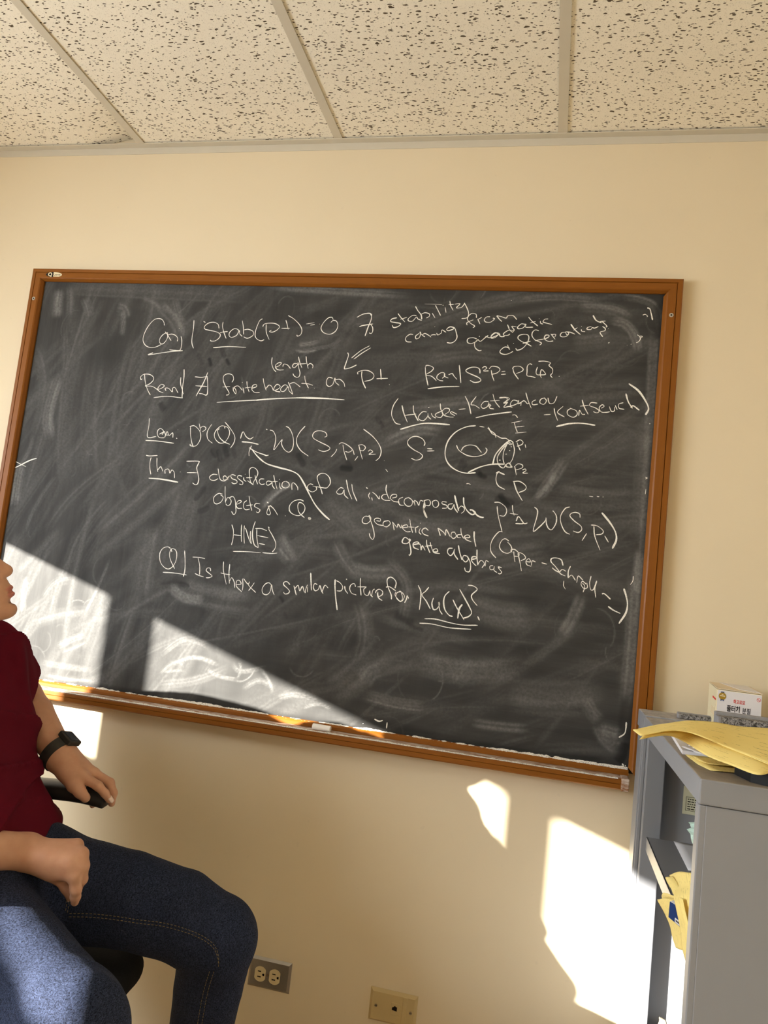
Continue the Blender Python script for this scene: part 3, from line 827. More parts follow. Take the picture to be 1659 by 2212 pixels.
kon|1022,3630 1055,3634 1063,3624 1050,3607 1067,3611 1049,3584 1079,3591 1087,3586;1119,3619 1094,3623 1081,3604 1089,3594 1118,3609 1121,3624 1118,3606 1133,3612 1134,3596;1126,3606 1147,3623 1166,3608 1173,3613;1153,3665 1166,3629 1187,3586;1206,3631 1189,3620 1193,3605 1218,3609;1250,3644 1230,3635 1227,3617 1247,3610 1258,3629 1245,3644;1264,3645 1274,3617 1296,3621 1308,3655;1252,3556 1284,3560;1299,3593 1306,3565 1322,3530;1342,3605 1317,3573 1353,3551;1381,3597 1365,3583 1369,3563 1395,3552 1413,3566 1407,3586 1376,3597;1421,3561 1423,3589 1437,3570 1451,3570;1.2:1431,3643 1444,3608 1466,3571;1424,3610 1465,3617;1505,3630 1476,3631 1470,3615 1497,3606 1517,3592 1508,3581 1489,3586;1526,3605 1539,3616 1529,3623 1516,3607 1527,3587 1551,3586 1568,3590;1563,3617 1575,3593 1589,3596 1589,3616;1591,3624 1602,3602;1628,3639 1607,3630 1611,3610 1635,3606;1.7:1637,3685 1651,3645 1673,3613;2:1665,3616 1676,3626 1706,3605;2.2:1647,3736 1694,3703 1731,3654 1748,3615 1736,3584;1.9:1317,3500 1378,3518 1436,3524 1504,3518;1096,3546 1111,3547 1124,3534;1095,3505 1147,3519;1109,3509 1119,3481 1129,3460;1114,3484 1161,3493;1119,3454 1174,3463;1126,3409 1145,3421 1161,3412 1157,3398 1133,3387;1132,3407 1140,3390 1152,3367;1173,3400 1178,3382;1129,3281 1146,3298 1169,3294 1168,3279 1137,3266;1132,3284 1137,3266 1144,3241;1171,3269 1185,3275 1189,3267 1175,3254 1200,3255;1.1:1130,3207 1164,3210 1196,3189 1192,3169 1164,3154;1.3:1135,3205 1154,3160 1185,3114;0.8:1757,3277 1766,3273 1758,3268;1764,3219 1763,3194;1.4:1757,3541 1761,3541;0.8:1503,3163 1522,3162;0.8:1539,3165 1551,3164;0.7:1567,3165 1570,3164
ind|1.2:381,3118 391,3113;404,3093 399,3076 408,3060;417,3069 422,3053;416,3097 437,3084 457,3064 457,3081;1.1:495,3091 476,3087 469,3072 487,3060 517,3061;1.2:488,3141 488,3113 500,3085 510,3069;525,3074 547,3082 544,3094 523,3091 516,3073 535,3058 561,3056 565,3055;581,3083 563,3073 561,3056 571,3042 592,3042;613,3085 593,3075 591,3054 609,3039 630,3045 631,3070 609,3085;631,3070 641,3062 649,3046 642,3071 657,3064 668,3048 673,3073 688,3071;1.5:692,3077 701,3047 695,3029 716,2989 702,3005 694,3033 695,3067;694,3075 715,3081 726,3069 722,3052 701,3051;752,3082 736,3072 743,3050 758,3045 769,3058 765,3075 752,3082;809,3076 788,3077 787,3066 809,3060 812,3047 789,3043;1.2:841,3071 820,3065 820,3048 837,3043 847,3067 851,3051 870,3028;1.8:846,3115 856,3084 875,3036;868,3040 883,3062 900,3055 901,3038 888,3025;1.6:892,3108 898,3071 918,3040 944,3024 959,3035 946,3046 929,3047;1.7:942,3046 973,3020 998,3014 1001,3018;416,2967 394,2968 381,2952 385,2933 407,2931 423,2947 423,2964 413,2972 439,2919 453,2874 447,2852 432,2864 425,2882;455,2950 476,2950 473,2962 451,2962 444,2949 463,2932 494,2928;521,2956 496,2949 494,2930 512,2923 529,2939 525,2952 512,2957;540,2953 547,2933 554,2910;543,2949 567,2926 571,2943 588,2924 590,2941;598,2927 621,2931 616,2943 597,2935 599,2921 619,2908 640,2910;629,2973 637,2941 651,2905;625,2933 657,2934;661,2935 668,2906;661,2930 679,2942;685,2958 687,2957;688,2933 684,2912 696,2900;1.2:731,2924 713,2935 698,2921 708,2904 734,2896;1.2:777,2941 785,2925 794,2903;1.1:779,2941 810,2921 820,2908 821,2937 845,2902;867,2928 851,2925 849,2906 862,2895 875,2909 865,2928;901,2919 881,2915 882,2903 899,2903;894,2951 899,2923 913,2900;1.2:919,2904 943,2909 934,2920 918,2913 924,2897 953,2887;1.7:962,2941 966,2905 978,2865;1.4:637,2868 614,2878 602,2858 609,2847 630,2849 643,2866 636,2870 644,2842 653,2809 649,2790 643,2792;1.4:662,2845 688,2854 679,2861 661,2852 666,2831 692,2823;1.2:689,2850 697,2849 704,2822 708,2844 725,2822;1.2:726,2876 731,2850 751,2811;723,2843 758,2850;746,2866 755,2840 767,2818;1.2:765,2818 788,2822 782,2836 766,2828 772,2815 801,2813;1.3:863,2846 843,2842 839,2823 855,2808 868,2822 874,2843 874,2818 895,2792;1.7:890,2863 900,2829 916,2792;1.1:940,2813 922,2815 919,2796 935,2784 947,2801 938,2816;1.3:940,2813 957,2786 962,2754 956,2737 939,2739 932,2755;1.4:964,2799 985,2807 981,2815 965,2811 965,2791 989,2769;1.7:985,2851 989,2809 997,2774;996,2778 1010,2799 1028,2785 1018,2762;1030,2785 1033,2773 1034,2800 1049,2795
qis|-673,2698 -692,2705 -719,2694 -733,2664 -724,2622 -699,2595 -669,2586 -644,2605 -631,2640 -634,2678 -649,2696 -668,2696 -663,2680;-670,2696 -675,2670 -665,2637 -633,2591;1.3:-589,2694 -580,2649 -572,2591 -576,2554;1.2:-699,2565 -629,2568 -557,2565;-537,2664 -501,2666 -464,2663;-505,2663 -489,2620 -483,2574;-511,2578 -487,2570 -458,2565;-422,2600 -427,2614 -443,2614 -447,2599 -425,2585 -410,2574 -426,2564 -444,2562;-355,2658 -350,2613 -323,2539;1.2:-318,2648 -316,2600 -306,2545;-363,2596 -340,2593 -308,2592;-306,2559 -297,2577 -281,2558 -272,2526;-265,2543 -240,2550 -251,2567 -266,2563 -264,2535 -230,2509;-235,2579 -228,2543 -228,2516;-230,2580 -202,2554 -193,2567;-203,2556 -187,2539 -151,2514;-166,2564 -180,2539 -193,2519;-67,2560 -84,2572 -104,2564 -118,2538 -111,2514 -90,2509 -73,2526 -69,2563 -61,2536 -47,2512
sim|1.2:32,2575 15,2588 -2,2584 -2,2570 21,2554 34,2541 27,2528 10,2524 2,2533;1.2:54,2572 63,2550 73,2525;1.2:62,2558 77,2576 89,2549 101,2573 115,2544;127,2585 120,2556 120,2540;129,2573 132,2546;1.6:137,2648 145,2600 152,2558;1.2:180,2591 165,2594 161,2573 173,2558 189,2568 195,2587 207,2561 217,2548;210,2554 217,2583 224,2592 241,2579;1.8:273,2627 275,2597 285,2542 302,2473;280,2622 302,2612 317,2593 311,2573 288,2570;1.3:331,2633 335,2636;1.2:327,2599 333,2579 349,2562;385,2601 377,2616 361,2610 355,2589 368,2567 394,2560;1.3:406,2649 409,2611 419,2561;395,2602 442,2607;441,2605 430,2593 436,2570 454,2564 460,2581 463,2589 467,2570 481,2559;474,2562 477,2591 486,2601;1.1:493,2580 496,2593 511,2602 529,2592 528,2576 511,2566 504,2589;1.2:501,2581 512,2558 532,2547;1.3:591,2615 594,2643 582,2661 561,2669 546,2654 554,2619 575,2581 579,2558;1.3:544,2616 562,2620 597,2603;625,2602 606,2596 600,2576 614,2558 634,2556 644,2581 630,2599
kux|598,2598 595,2582 610,2564 627,2552 635,2570 624,2601 614,2602;1.3:648,2548 656,2569 658,2585 667,2571;1.4:708,2643 725,2612 728,2569 727,2522;1.2:763,2639 749,2618 733,2597 758,2568 782,2532;1.5:792,2589 787,2560 797,2533 813,2535 825,2556 821,2569 829,2533 845,2512;1.6:868,2630 849,2606 845,2574 856,2536 879,2512 897,2508;1.2:890,2591 913,2554 956,2497;2:939,2573 926,2548 923,2501;1.4:918,2646 947,2605 979,2558 989,2536 976,2517 948,2504;1.3:959,2670 984,2669 1005,2654 981,2624 987,2601 1013,2574;1.5:1020,2523 1031,2504;1.2:758,2481 814,2485 894,2475 953,2472 1024,2479;1.2:735,2456 797,2459 877,2451 928,2452 995,2456;1072,2779 1057,2775 1060,2759 1076,2762 1078,2777 1078,2758 1094,2747;1.1:1115,2773 1098,2775 1106,2763 1117,2751 1108,2742 1099,2745
opp|1048,3095 1074,3096 1104,3077 1113,3054 1103,3031 1080,3031;1.2:1064,3076 1073,3031 1101,2949;1138,3089 1143,3061 1152,3037;1130,3046 1170,3044;1.2:1164,3010 1171,3033 1183,3026 1199,3002 1162,2998;1184,3022 1204,3002 1220,3006;1.2:1246,3088 1262,3074 1263,3043 1251,2969 1275,2987 1304,3023 1307,3040 1312,3009 1325,2987 1341,2985 1357,3018 1356,3051 1343,3071 1336,3077;1.1:1416,3103 1394,3092 1376,3053 1382,3016 1403,2980 1427,2968;1.1:1469,3054 1465,3072 1445,3078 1425,3071 1421,3057 1444,3035 1475,3014 1481,2996 1466,2981 1441,2986;1.2:1506,2980 1487,2943;1523,3023 1552,3021 1581,3001 1577,2984 1549,2977;1.1:1537,3018 1545,2970 1575,2904;1.1:1591,2976 1611,2946;2.1:1569,3087 1608,3045 1638,3001 1646,2961 1631,2918;1100,2952 1083,2948 1058,2911 1050,2876 1057,2844 1083,2818;1138,2908 1118,2918 1101,2905 1094,2876 1110,2854 1137,2847 1156,2863 1149,2886 1131,2903;1159,2854 1151,2865 1170,2869 1192,2852 1191,2838 1170,2836;1166,2859 1171,2831 1177,2808;1192,2857 1213,2850 1226,2832 1204,2816;1.1:1187,2852 1200,2811 1212,2767;1228,2816 1251,2816 1242,2831 1230,2818 1236,2800 1257,2794;1257,2798 1259,2821 1276,2818;1.2:1305,2817 1331,2812;1.3:1408,2813 1397,2840 1373,2847 1351,2842 1350,2826 1372,2805 1392,2781 1374,2786 1357,2798;1424,2787 1405,2794 1395,2777 1407,2769 1423,2764;1.6:1443,2814 1435,2788 1437,2756;1437,2756 1452,2771 1472,2748;1479,2737 1483,2770 1507,2752;1524,2735 1505,2747 1500,2730 1515,2713 1530,2720 1526,2742;1506,2738 1518,2723 1512,2695;1543,2776 1539,2743 1546,2712 1559,2714 1571,2756;1.3:1571,2756 1565,2719 1573,2676;1.7:1600,2697 1613,2697 1641,2675;1.5:1633,2640 1658,2625 1691,2613;2:1698,2732 1711,2698 1720,2659 1715,2617 1688,2565;0.8:1736,2796 1736,2773 1726,2754;0.7:1418,2740 1418,2717 1429,2700
edge|1.5:1706,4126 1719,4120 1727,4095 1735,4064;0.9:1687,4088 1699,4092 1709,4085 1709,4080;1668,3986 1678,3980 1685,3968 1678,3952 1666,3945;0.9:1683,3981 1693,3978 1688,3971;1.3:1535,3939 1538,3942;1642,3937 1644,3936;0.7:1624,3931 1625,3931
edge2|1.6:1755,2114 1755,2083 1750,2060 1727,2040;1.8:1619,1907 1643,1904 1679,1904 1706,1903 1775,1903;1.6:1750,1924 1758,1916;1.4:1763,1920 1767,1915;0.8:1689,1910 1745,1909;2:1743,1910 1763,1910
cross|1.6:-1797,3022 -1754,3052 -1692,3086 -1635,3118 -1590,3135;0.8:-1754,3115 -1704,3098 -1651,3080
misc|1.6:559,1958 583,1951 602,1958;1.2:625,1922 625,1951;1.3:503,1929 504,1927"""
rnd = random.Random(3)
yy = -.01215
for line in CHALK.strip().split('\n'):
    nm, body = line.split('|')
    strokes = []
    for st in body.split(';'):
        w = 1.0
        if ':' in st:
            w, st = st.split(':')
            w = float(w)
        pts = [tuple(float(c) / 2000 for c in q.split(',')) for q in st.split()]
        strokes.append((w, np.array(crom(pts, 6 if len(pts) > 2 else 3))))
    grp = list(range(len(strokes)))           # strokes that sit close together make one word
    for i in range(len(strokes)):
        for j in range(i):
            a, b = strokes[i][1], strokes[j][1]
            if np.min(np.linalg.norm(a[:, None] - b[None], axis=2)) < .022:
                gi, gj = grp[i], grp[j]
                grp = [gj if g == gi else g for g in grp]
    for g in sorted(set(grp)):
        bm = bmesh.new()
        for (w, P), gg in zip(strokes, grp):
            if gg == g:
                yy -= 1e-6
                ribbon_xz(bm, P, .00222 * w ** .95, yy, True, None, rnd)
        obj('chalk_writing', bm, M['chalk'], board)


# ---- eraser smears, fingertip spots, one dark band painting shade above the tray (pixel tracks put onto the slate plane)
def slate_pt(u, v):
    p = at(u, v, y=-.0122)
    return (p[0], p[2])


SM = """34 0.56 128,620 124,650 121,690
26 0.35 150,612 152,650 150,690
40 0.35 105,620 300,628 560,640
30 0.35 250,660 268,668 275,690
26 0.385 180,640 190,665 195,690
40 0.28 300,648 325,660 352,682
22 0.35 375,640 383,670 395,720
18 0.42 262,665 266,690 262,730
46 0.315 340,650 380,690 400,740
26 0.42 560,618 700,628 900,640
40 .5 132,800 112,860 103,910 112,960
60 0.196 180,700 150,830 140,980 150,1080
70 .22 220,760 200,900 205,1050
60 0.154 300,700 260,860 240,1040
70 0.14 390,720 330,900 300,1100
60 0.14 560,660 480,800 420,980
50 0.154 640,680 590,800 560,960
70 0.14 760,720 700,880 660,1020
26 .5 52,990 42,1040 35,1100
14 .7 35,1000 28,1060 22,1100
70 .3 330,1120 310,1220 300,1300
90 .28 420,1040 390,1140 370,1260
60 .35 380,1270 470,1290 560,1300
24 0.171 430,1300 480,1320 540,1330
34 .5 360,1260 400,1290 450,1295
26 .5 600,1180 612,1200 628,1216
40 .35 600,1150 620,1190 640,1220
60 .3 690,1060 760,1130 820,1180
30 .4 720,1160 745,1210 780,1250
40 .4 745,1225 800,1240 860,1236
36 .35 775,1290 790,1370 770,1450
30 .3 830,1200 880,1260 870,1350
50 .22 840,1120 920,1140 1000,1150
60 .2 1000,1220 1100,1200 1200,1180
26 .5 1225,985 1195,1030 1160,1080
18 .5 1205,1010 1185,1050 1150,1085
50 .2 1180,1060 1300,1080 1390,1075
24 .5 1310,692 1350,700 1372,730 1380,770
16 .6 1330,640 1390,648 1420,672 1428,740
30 .4 1240,662 1320,668 1370,690
22 .45 1100,648 1200,640 1320,650
30 .45 1418,700 1410,860 1400,1010
36 .55 1398,880 1388,1060 1378,1200
22 .55 1400,1040 1390,1200 1376,1380
36 .5 1372,1220 1364,1380 1350,1540
26 .6 1385,1180 1378,1250 1372,1300
30 .5 1210,1380 1240,1330 1260,1280
60 .25 1000,1300 1080,1330 1160,1330
40 .45 975,1480 1000,1450 1022,1416
60 .28 880,1420 1000,1450 1150,1440
70 .26 1080,1500 1200,1510 1320,1500
40 .5 1290,1580 1330,1590 1350,1590
30 .5 1290,1560 1310,1600 1340,1620
30 .4 1260,1500 1280,1540 1300,1560
90 .22 840,1380 760,1460 700,1500
40 .5 780,1480 800,1450 830,1440
30 .45 780,1500 850,1520 930,1530
24 .4 1010,1560 1080,1570 1150,1575
20 .6 560,1100 600,1060 640,1040
24 0.19 90,1300 120,1260 160,1250
20.4 0.304 120,1400 160,1380 190,1370
18 0.304 80,1430 140,1440 210,1450
14.4 0.342 90,1455 150,1466 210,1470
10.8 0.342 130,1410 160,1400 190,1385
21.6 0.266 330,1480 420,1470 500,1440
14.4 0.342 340,1460 380,1430 400,1450
12 0.342 360,1440 420,1420 480,1440
9.6 0.342 440,1440 470,1460 520,1470
10.8 0.342 500,1430 520,1450 580,1440
13.2 0.304 520,1490 560,1470 600,1490
9.6 0.342 560,1440 580,1470 590,1500
15.6 0.304 590,1510 640,1500 700,1520
10.8 0.342 650,1530 690,1520 720,1535
18 0.266 340,1420 400,1380 460,1400
7.2 0.342 350,1452 375,1449 400,1448
6 0.342 516,1425 520,1445 512,1470
30 0.19 60,1350 120,1330 200,1320
20 .7 60,1240 50,1280 48,1330
30 .35 820,960 900,930 960,935
30 .3 860,880 960,870 1060,860
50 .2 900,780 1000,760 1100,770
50 .22 1230,860 1320,850 1400,840
40 .3 1230,740 1290,735 1330,720
10 .5 627,756 650,758 690,752 720,744 745,722
8 .6 632,756 660,760 690,756
14 .5 640,742 660,744 690,738"""
WP = """11 .8 430,768 433,776 436,784
12 .8 480,755 482,762 484,768
9 .7 452,776 454,782 455,788
9 .8 490,778 492,782 494,786
16 .7 345,868 350,878 358,886
14 .9 460,974 463,978 466,982
13 .9 472,976 474,984 476,992
14 .9 486,966 488,974 490,982
10 .5 504,974 506,980 508,986
14 .8 645,984 650,994 654,1002
14 .9 740,1011 748,1012 756,1013
10 .5 750,998 754,1004 758,1010
14 .8 424,1076 432,1066 440,1056
13 .7 432,1104 440,1102 448,1098
10 .7 815,904 817,908 820,912
9 .6 822,912 824,916 826,920
20 .8 990,1000 998,1004 1006,1012
11 .6 1030,1016 1034,1020 1036,1026
12 .7 1036,1024 1040,1028 1046,1030
13 .7 1076,1078 1090,1080 1104,1086
14 .6 1082,1072 1088,1080 1096,1090
12 .7 570,1182 576,1186 584,1188
12 .8 392,1262 398,1264 404,1266
7 .6 384,1260 386,1264 388,1267
8 .6 606,1290 609,1294 611,1298
7 .6 614,1326 617,1330 619,1334
16 .9 850,1326 872,1338 898,1346
10 .6 880,1346 892,1354 910,1360
20 .8 360,1520 480,1534 640,1556
26 .8 1346,1610 1352,1560 1360,1500
20 .9 1330,1650 1345,1630 1352,1600
22 .8 1420,650 1426,690 1424,740
24 .8 1000,1610 1150,1632 1330,1652
22 .8 745,1548 860,1574 1000,1606
20 .8 150,1478 240,1490 360,1506
24 .4 900,1030 960,1040 1020,1046
34 .4 600,700 680,690 780,720
40 .35 350,1210 400,1180 420,1140
40 .35 470,1230 520,1210 560,1240
60 .3 640,1300 760,1400 840,1420
60 .3 900,1060 980,1090 1040,1080
60 .3 1100,1260 1200,1300 1300,1330
60 .3 960,1300 1080,1400 1180,1460
18 .7 340,1256 380,1252 410,1256"""


def dust_map():
    """slate face as a fine grid whose 'dust' and 'wiped' values carry the eraser strokes, finger marks and one painted shade band"""
    h = .0027
    x0, x1, z0, z1 = BX0 + .014, BX1 - .014, BZ0 + .006, BZ1 - .014
    nx, nz = int((x1 - x0) / h), int((z1 - z0) / h)
    gx, gz = np.linspace(x0, x1, nx + 1), np.linspace(z0, z1, nz + 1)
    dust = np.zeros((nx + 1, nz + 1))
    wiped = np.zeros((nx + 1, nz + 1))
    rs = np.random.RandomState(11)

    def lay(F, pts, w, op, lanes=7, soft=1.0, ends=.25):
        P = np.array(crom(pts, 5))
        lo, hi = P.min(0) - w * .6, P.max(0) + w * .6
        i0, i1 = np.searchsorted(gx, [lo[0], hi[0]])
        k0, k1 = np.searchsorted(gz, [lo[1], hi[1]])
        if i1 <= i0 or k1 <= k0: return
        X, Z = np.meshgrid(gx[i0:i1], gz[k0:k1], indexing='ij')
        best = np.full(X.shape, 1e9)
        U = np.zeros(X.shape)
        V = np.zeros(X.shape)
        L = np.concatenate([[0], np.cumsum(np.linalg.norm(np.diff(P, axis=0), axis=1))])
        for a, b, l0, l1 in zip(P[:-1], P[1:], L[:-1], L[1:]):
            d = b - a
            n2 = d @ d
            if n2 < 1e-12: continue
            t = np.clip(((X - a[0]) * d[0] + (Z - a[1]) * d[1]) / n2, 0, 1)
            ex, ez = X - a[0] - t * d[0], Z - a[1] - t * d[1]
            D = ex * ex + ez * ez
            m_ = D < best
            best = np.where(m_, D, best)
            U = np.where(m_, l0 + (l1 - l0) * t, U)
            V = np.where(m_, np.sign(d[0] * ez - d[1] * ex), V)
        dist = np.sqrt(best)
        v = V * dist / (w * .5)
        u = U / L[-1]
        prof = np.clip((1 - np.abs(v)) / soft, 0, 1)
        prof = prof * prof * (3 - 2 * prof)
        fade = np.clip(np.minimum(u, 1 - u) / ends, 0, 1) if ends > 0 else 1.0
        fade = fade * fade * (3 - 2 * fade) if ends > 0 else 1.0
        lane = rs.rand(lanes * 2 + 3) ** 1.4
        q = (v + 1) * lanes
        qi = np.clip(q.astype(int), 0, lanes * 2)
        f = np.clip(q - qi, 0, 1)
        ln = lane[qi] * (1 - f) + lane[qi + 1] * f
        ln = .25 + .9 * ln
        F[i0:i1, k0:k1] = np.maximum(F[i0:i1, k0:k1], F[i0:i1, k0:k1] * .45 + op * prof * fade * ln)

    # broad eraser sweeps: upright arcs on the left, flatter ones to the right
    for _ in range(330):
        cx, cz = rs.uniform(x0, x1), rs.uniform(z0, z1)
        left = np.clip((.15 - cx) / .7, 0, 1)
        ang = np.radians(rs.normal(68 * left + (1 - left) * rs.choice([8, 38]), 16))
        ln = rs.uniform(.15, .60)
        bend = rs.normal(0, .35)
        pts = []
        for t in np.linspace(-.5, .5, 6):
            a = ang + bend * t
            pts.append((cx + ln * t * math.cos(a), cz + ln * t * math.sin(a) - bend * .25 * ln * (t * t * 4 - 1) * .5))
        lay(dust, pts, rs.uniform(.02, .085), rs.uniform(.02, .085) * (1.15 if cx < -.3 else .9), rs.randint(3, 8))
    for _ in range(120):      # thin leftovers of earlier writing
        cx, cz = rs.uniform(x0, x1), rs.uniform(z0, z1)
        a, r = rs.uniform(0, 6.28), rs.uniform(.01, .05)
        pts = [(cx + r * math.cos(a + k * .5), cz + r * 1.2 * math.sin(a + k * .5)) for k in range(rs.randint(3, 8))]
        lay(dust, pts, .006, rs.uniform(.04, .13), 1, 1.0, .15)
    for line in SM.strip().split('\n'):
        w, op, *pp = line.split()
        lay(dust, [slate_pt(*[float(c) for c in q.split(',')]) for q in pp], float(w) / 640, float(op) * .42, 6, .8)
    for line in WP.strip().split('\n'):
        w, op, *pp = line.split()
        lay(wiped, [slate_pt(*[float(c) for c in q.split(',')]) for q in pp], float(w) / 600, float(op) * 1.2, 1, .6, .0 if float(w) < 15 else .15)
    # chalk that builds up along the right border and dark unwiped rims
    X, Z = np.meshgrid(gx, gz, indexing='ij')
    rim = np.minimum(np.minimum(X - SX0, SX1 - X), np.minimum(Z - SZ0, SZ1 - Z))
    nz1 = np.interp(np.arange(nx + 1), np.arange(0, nx + 30, 25), rs.rand(len(np.arange(0, nx + 30, 25))))
    wiped = np.maximum(wiped, np.clip(1 - (Z - SZ0) / (.008 + .024 * nz1[:, None]), 0, 1) * np.clip((X + .45) / .3, 0, 1) * .8)
    wiped = np.maximum(wiped, np.clip(1 - (SX1 - X) / .012, 0, 1) * .6)
    n = (nx + 1) * (nz + 1)
    co = np.stack([X, np.full(X.shape, -.0120), Z], -1).reshape(-1, 3)
    idx = np.arange(n).reshape(nx + 1, nz + 1)
    F = np.stack([idx[:-1, :-1], idx[1:, :-1], idx[1:, 1:], idx[:-1, 1:]], -1).reshape(-1, 4)
    me = bpy.data.meshes.new('slate')
    me.vertices.add(n)
    me.vertices.foreach_set('co', co.astype(np.float32).ravel())
    me.loops.add(F.size)
    me.loops.foreach_set('vertex_index', F.astype(np.int32).ravel())
    me.polygons.add(len(F))
    me.polygons.foreach_set('loop_start', np.arange(0, F.size, 4, dtype=np.int32))
    me.polygons.foreach_set('loop_total', np.full(len(F), 4, dtype=np.int32))
    me.update(calc_edges=True)
    for nm, A in (('dust', dust), ('wiped', np.clip(wiped, 0, 1))):
        a = me.attributes.new(nm, 'FLOAT', 'POINT')
        a.data.foreach_set('value', A.astype(np.float32).ravel())
    o = link_mesh('slate', me, M['slate'], board)
    return o


dust_map()

# chalk stick lying on the tray
p = at(700, 1575, z=.9445)
bm = bmesh.new()
cyl(bm, (at(675, 1571, y=-.050)[0], -.048, .9455), (at(714, 1577, y=-.050)[0], -.050, .9455), .0078, .0072, 20)
stick = obj('chalk_stick', bm, M['stick'], None, smooth=False, bevel=.0012)
tag(stick, 'short white chalk stick lying on the wooden chalk tray', 'chalk')

# ================================================================== wall plates
def outlet():
    x0, x1, z0, z1 = .0290, .1385, .292, .3640
    t = thing('electrical_outlet', ((x0 + x1) / 2, 0, (z0 + z1) / 2), 'brushed steel double socket plate low on the wall beside the knee', 'outlet')
    bm = bmesh.new()
    bv = .006
    a = [bm.verts.new(p) for p in ((x0, -.0004, z0), (x1, -.0004, z0), (x1, -.0004, z1), (x0, -.0004, z1))]
    b = [bm.verts.new(p) for p in ((x0 + bv, -.0055, z0 + bv), (x1 - bv, -.0055, z0 + bv), (x1 - bv, -.0055, z1 - bv), (x0 + bv, -.0055, z1 - bv))]
    for i in range(4): bm.faces.new((a[i], a[(i + 1) % 4], b[(i + 1) % 4], b[i]))
    bm.faces.new(b)
    bm.faces.new(a[::-1])
    obj('plate', bm, M['plate'], t, bevel=.0012)
    for cx, cz in ((.0605, .3262), (.0985, .3262)):
        bm = bmesh.new()
        poly = []
        R, F = .0172, .0140
        for i in range(48):
            an = 2 * PI * i / 48
            poly.append((cx + max(-F, min(F, R * math.cos(an))), -.0075, cz + R * math.sin(an) * 1.02))
        prism(bm, poly, (0, .004, 0))
        r = obj('receptacle', bm, M['ivory'], t, bevel=.0008)
        bm = bmesh.new()
        box(bm, (cx - .0062, -.0079, cz + .0052), (cx + .0022, -.0070, cz + .0074))
        box(bm, (cx - .0062, -.0079, cz - .0076), (cx + .0028, -.0070, cz - .0052))
        cyl(bm, (cx + .0085, -.0079, cz - .0002), (cx + .0085, -.0070, cz - .0002), .0027, None, 14)
        box(bm, (cx + .0085, -.0079, cz - .0029), (cx + .0112, -.0070, cz + .0025))
        obj('slot', bm, M['slot'], r)
    bm = bmesh.new()
    cyl(bm, (.0795, -.0072, .3262), (.0795, -.005, .3262), .0030, None, 14)
    obj('screw', bm, M['screw'], t)


outlet()


def jack():
    x0, x1, z0, z1 = .3410, .4565, .2800, .3545
    t = thing('phone_jack_plate', ((x0 + x1) / 2, 0, (z0 + z1) / 2), 'ivory plastic telephone wall plate with one square jack, low on the wall', 'phone jack')
    bm = bmesh.new()
    bv = .0065
    a = [bm.verts.new(p) for p in ((x0, -.0004, z0), (x1, -.0004, z0), (x1, -.0004, z1), (x0, -.0004, z1))]
    b = [bm.verts.new(p) for p in ((x0 + bv, -.0075, z0 + bv), (x1 - bv, -.0075, z0 + bv), (x1 - bv, -.0075, z1 - bv), (x0 + bv, -.0075, z1 - bv))]
    for i in range(4): bm.faces.new((a[i], a[(i + 1) % 4], b[(i + 1) % 4], b[i]))
    bm.faces.new(b)
    bm.faces.new(a[::-1])
    obj('plate', bm, M['ivoryd'], t, bevel=.0008)
    obj('insert', B((.3945, -.0086, .3050), (.4170, -.006, .3315)), M['ivoryd'], t, bevel=.0007)
    obj('rib', B((.4215, -.0084, .2865), (.4320, -.006, .3485)), M['ivoryd'], t, bevel=.0006)
    bm = bmesh.new()
    cx, cz = .4035, .3190
    prism(bm, [(cx - .006, -.0089, cz - .0035), (cx + .006, -.0089, cz - .0050), (cx + .006, -.0089, cz + .0045), (cx + .003, -.0089, cz + .0045), (cx + .0005, -.0089, cz + .0070), (cx - .002, -.0089, cz + .0040), (cx - .006, -.0089, cz + .0020)], (0, .001, 0))
    obj('jack_opening', bm, M['slot'], t)
    for x in (.3580, .4425):
        bm = bmesh.new()
        cyl(bm, (x, -.0092, .3172), (x, -.006, .3172), .0034, None, 16)
        s = obj('screw', bm, M['screw'], t)
        obj('screw_slot', B((x - .0030, -.0094, .3168), (x + .0030, -.0090, .3176)), M['slot'], s)


jack()

# ================================================================== steel bookcase
XC, YN, YFAR, ZT = 0.8976, -0.806, -0.060, 1.0945
XB = 1.285
bc = thing('bookcase', ((XC + XB) / 2, (YN + YFAR) / 2, 0.0), 'grey steel open bookcase with dusty top standing beside the chalkboard', 'bookcase')
bm = bmesh.new()
box(bm, (XC, YN, ZT - .0335), (XB, -.1780, ZT))
obj('top', bm, M['steeld'], bc, bevel=.0022)
bm = bmesh.new()
box(bm, (XC - .0005, -.1778, ZT - .0335), (XB, YFAR, ZT + .0028))
obj('top', bm, M['steeld'], bc, bevel=.0022)
obj('side_panel', B((XC + .010, YN + .0035, 0), (XB, YN + .0195, ZT - .0345)), M['steel'], bc, bevel=.0012)
obj('post', B((XC + .0015, YN + .0040, 0), (XC + .0115, YN + .0300, ZT - .0345)), M['steel'], bc, bevel=.0018)
obj('side_panel', B((XC + .010, -.130, 0), (XB, -.112, ZT - .0345)), M['steel'], bc)
obj('post', B((XC + .001, -.1400, 0), (XC + .012, -.0680, ZT - .0345)), M['steel'], bc, bevel=.0015)
obj('post_flange', B((XC + .0118, -.1640, 0), (XC + .0500, -.1300, ZT - .0345)), M['steel'], bc, bevel=.002)
obj('post_flange', B((XC + .0040, -.1440, 0), (XC + .0118, -.1300, ZT - .0345)), M['steel'], bc, bevel=.0015)
obj('back_panel', B((XB - .006, YN + .02, .02), (XB, -.13, ZT - .0345)), M['steel'], bc)
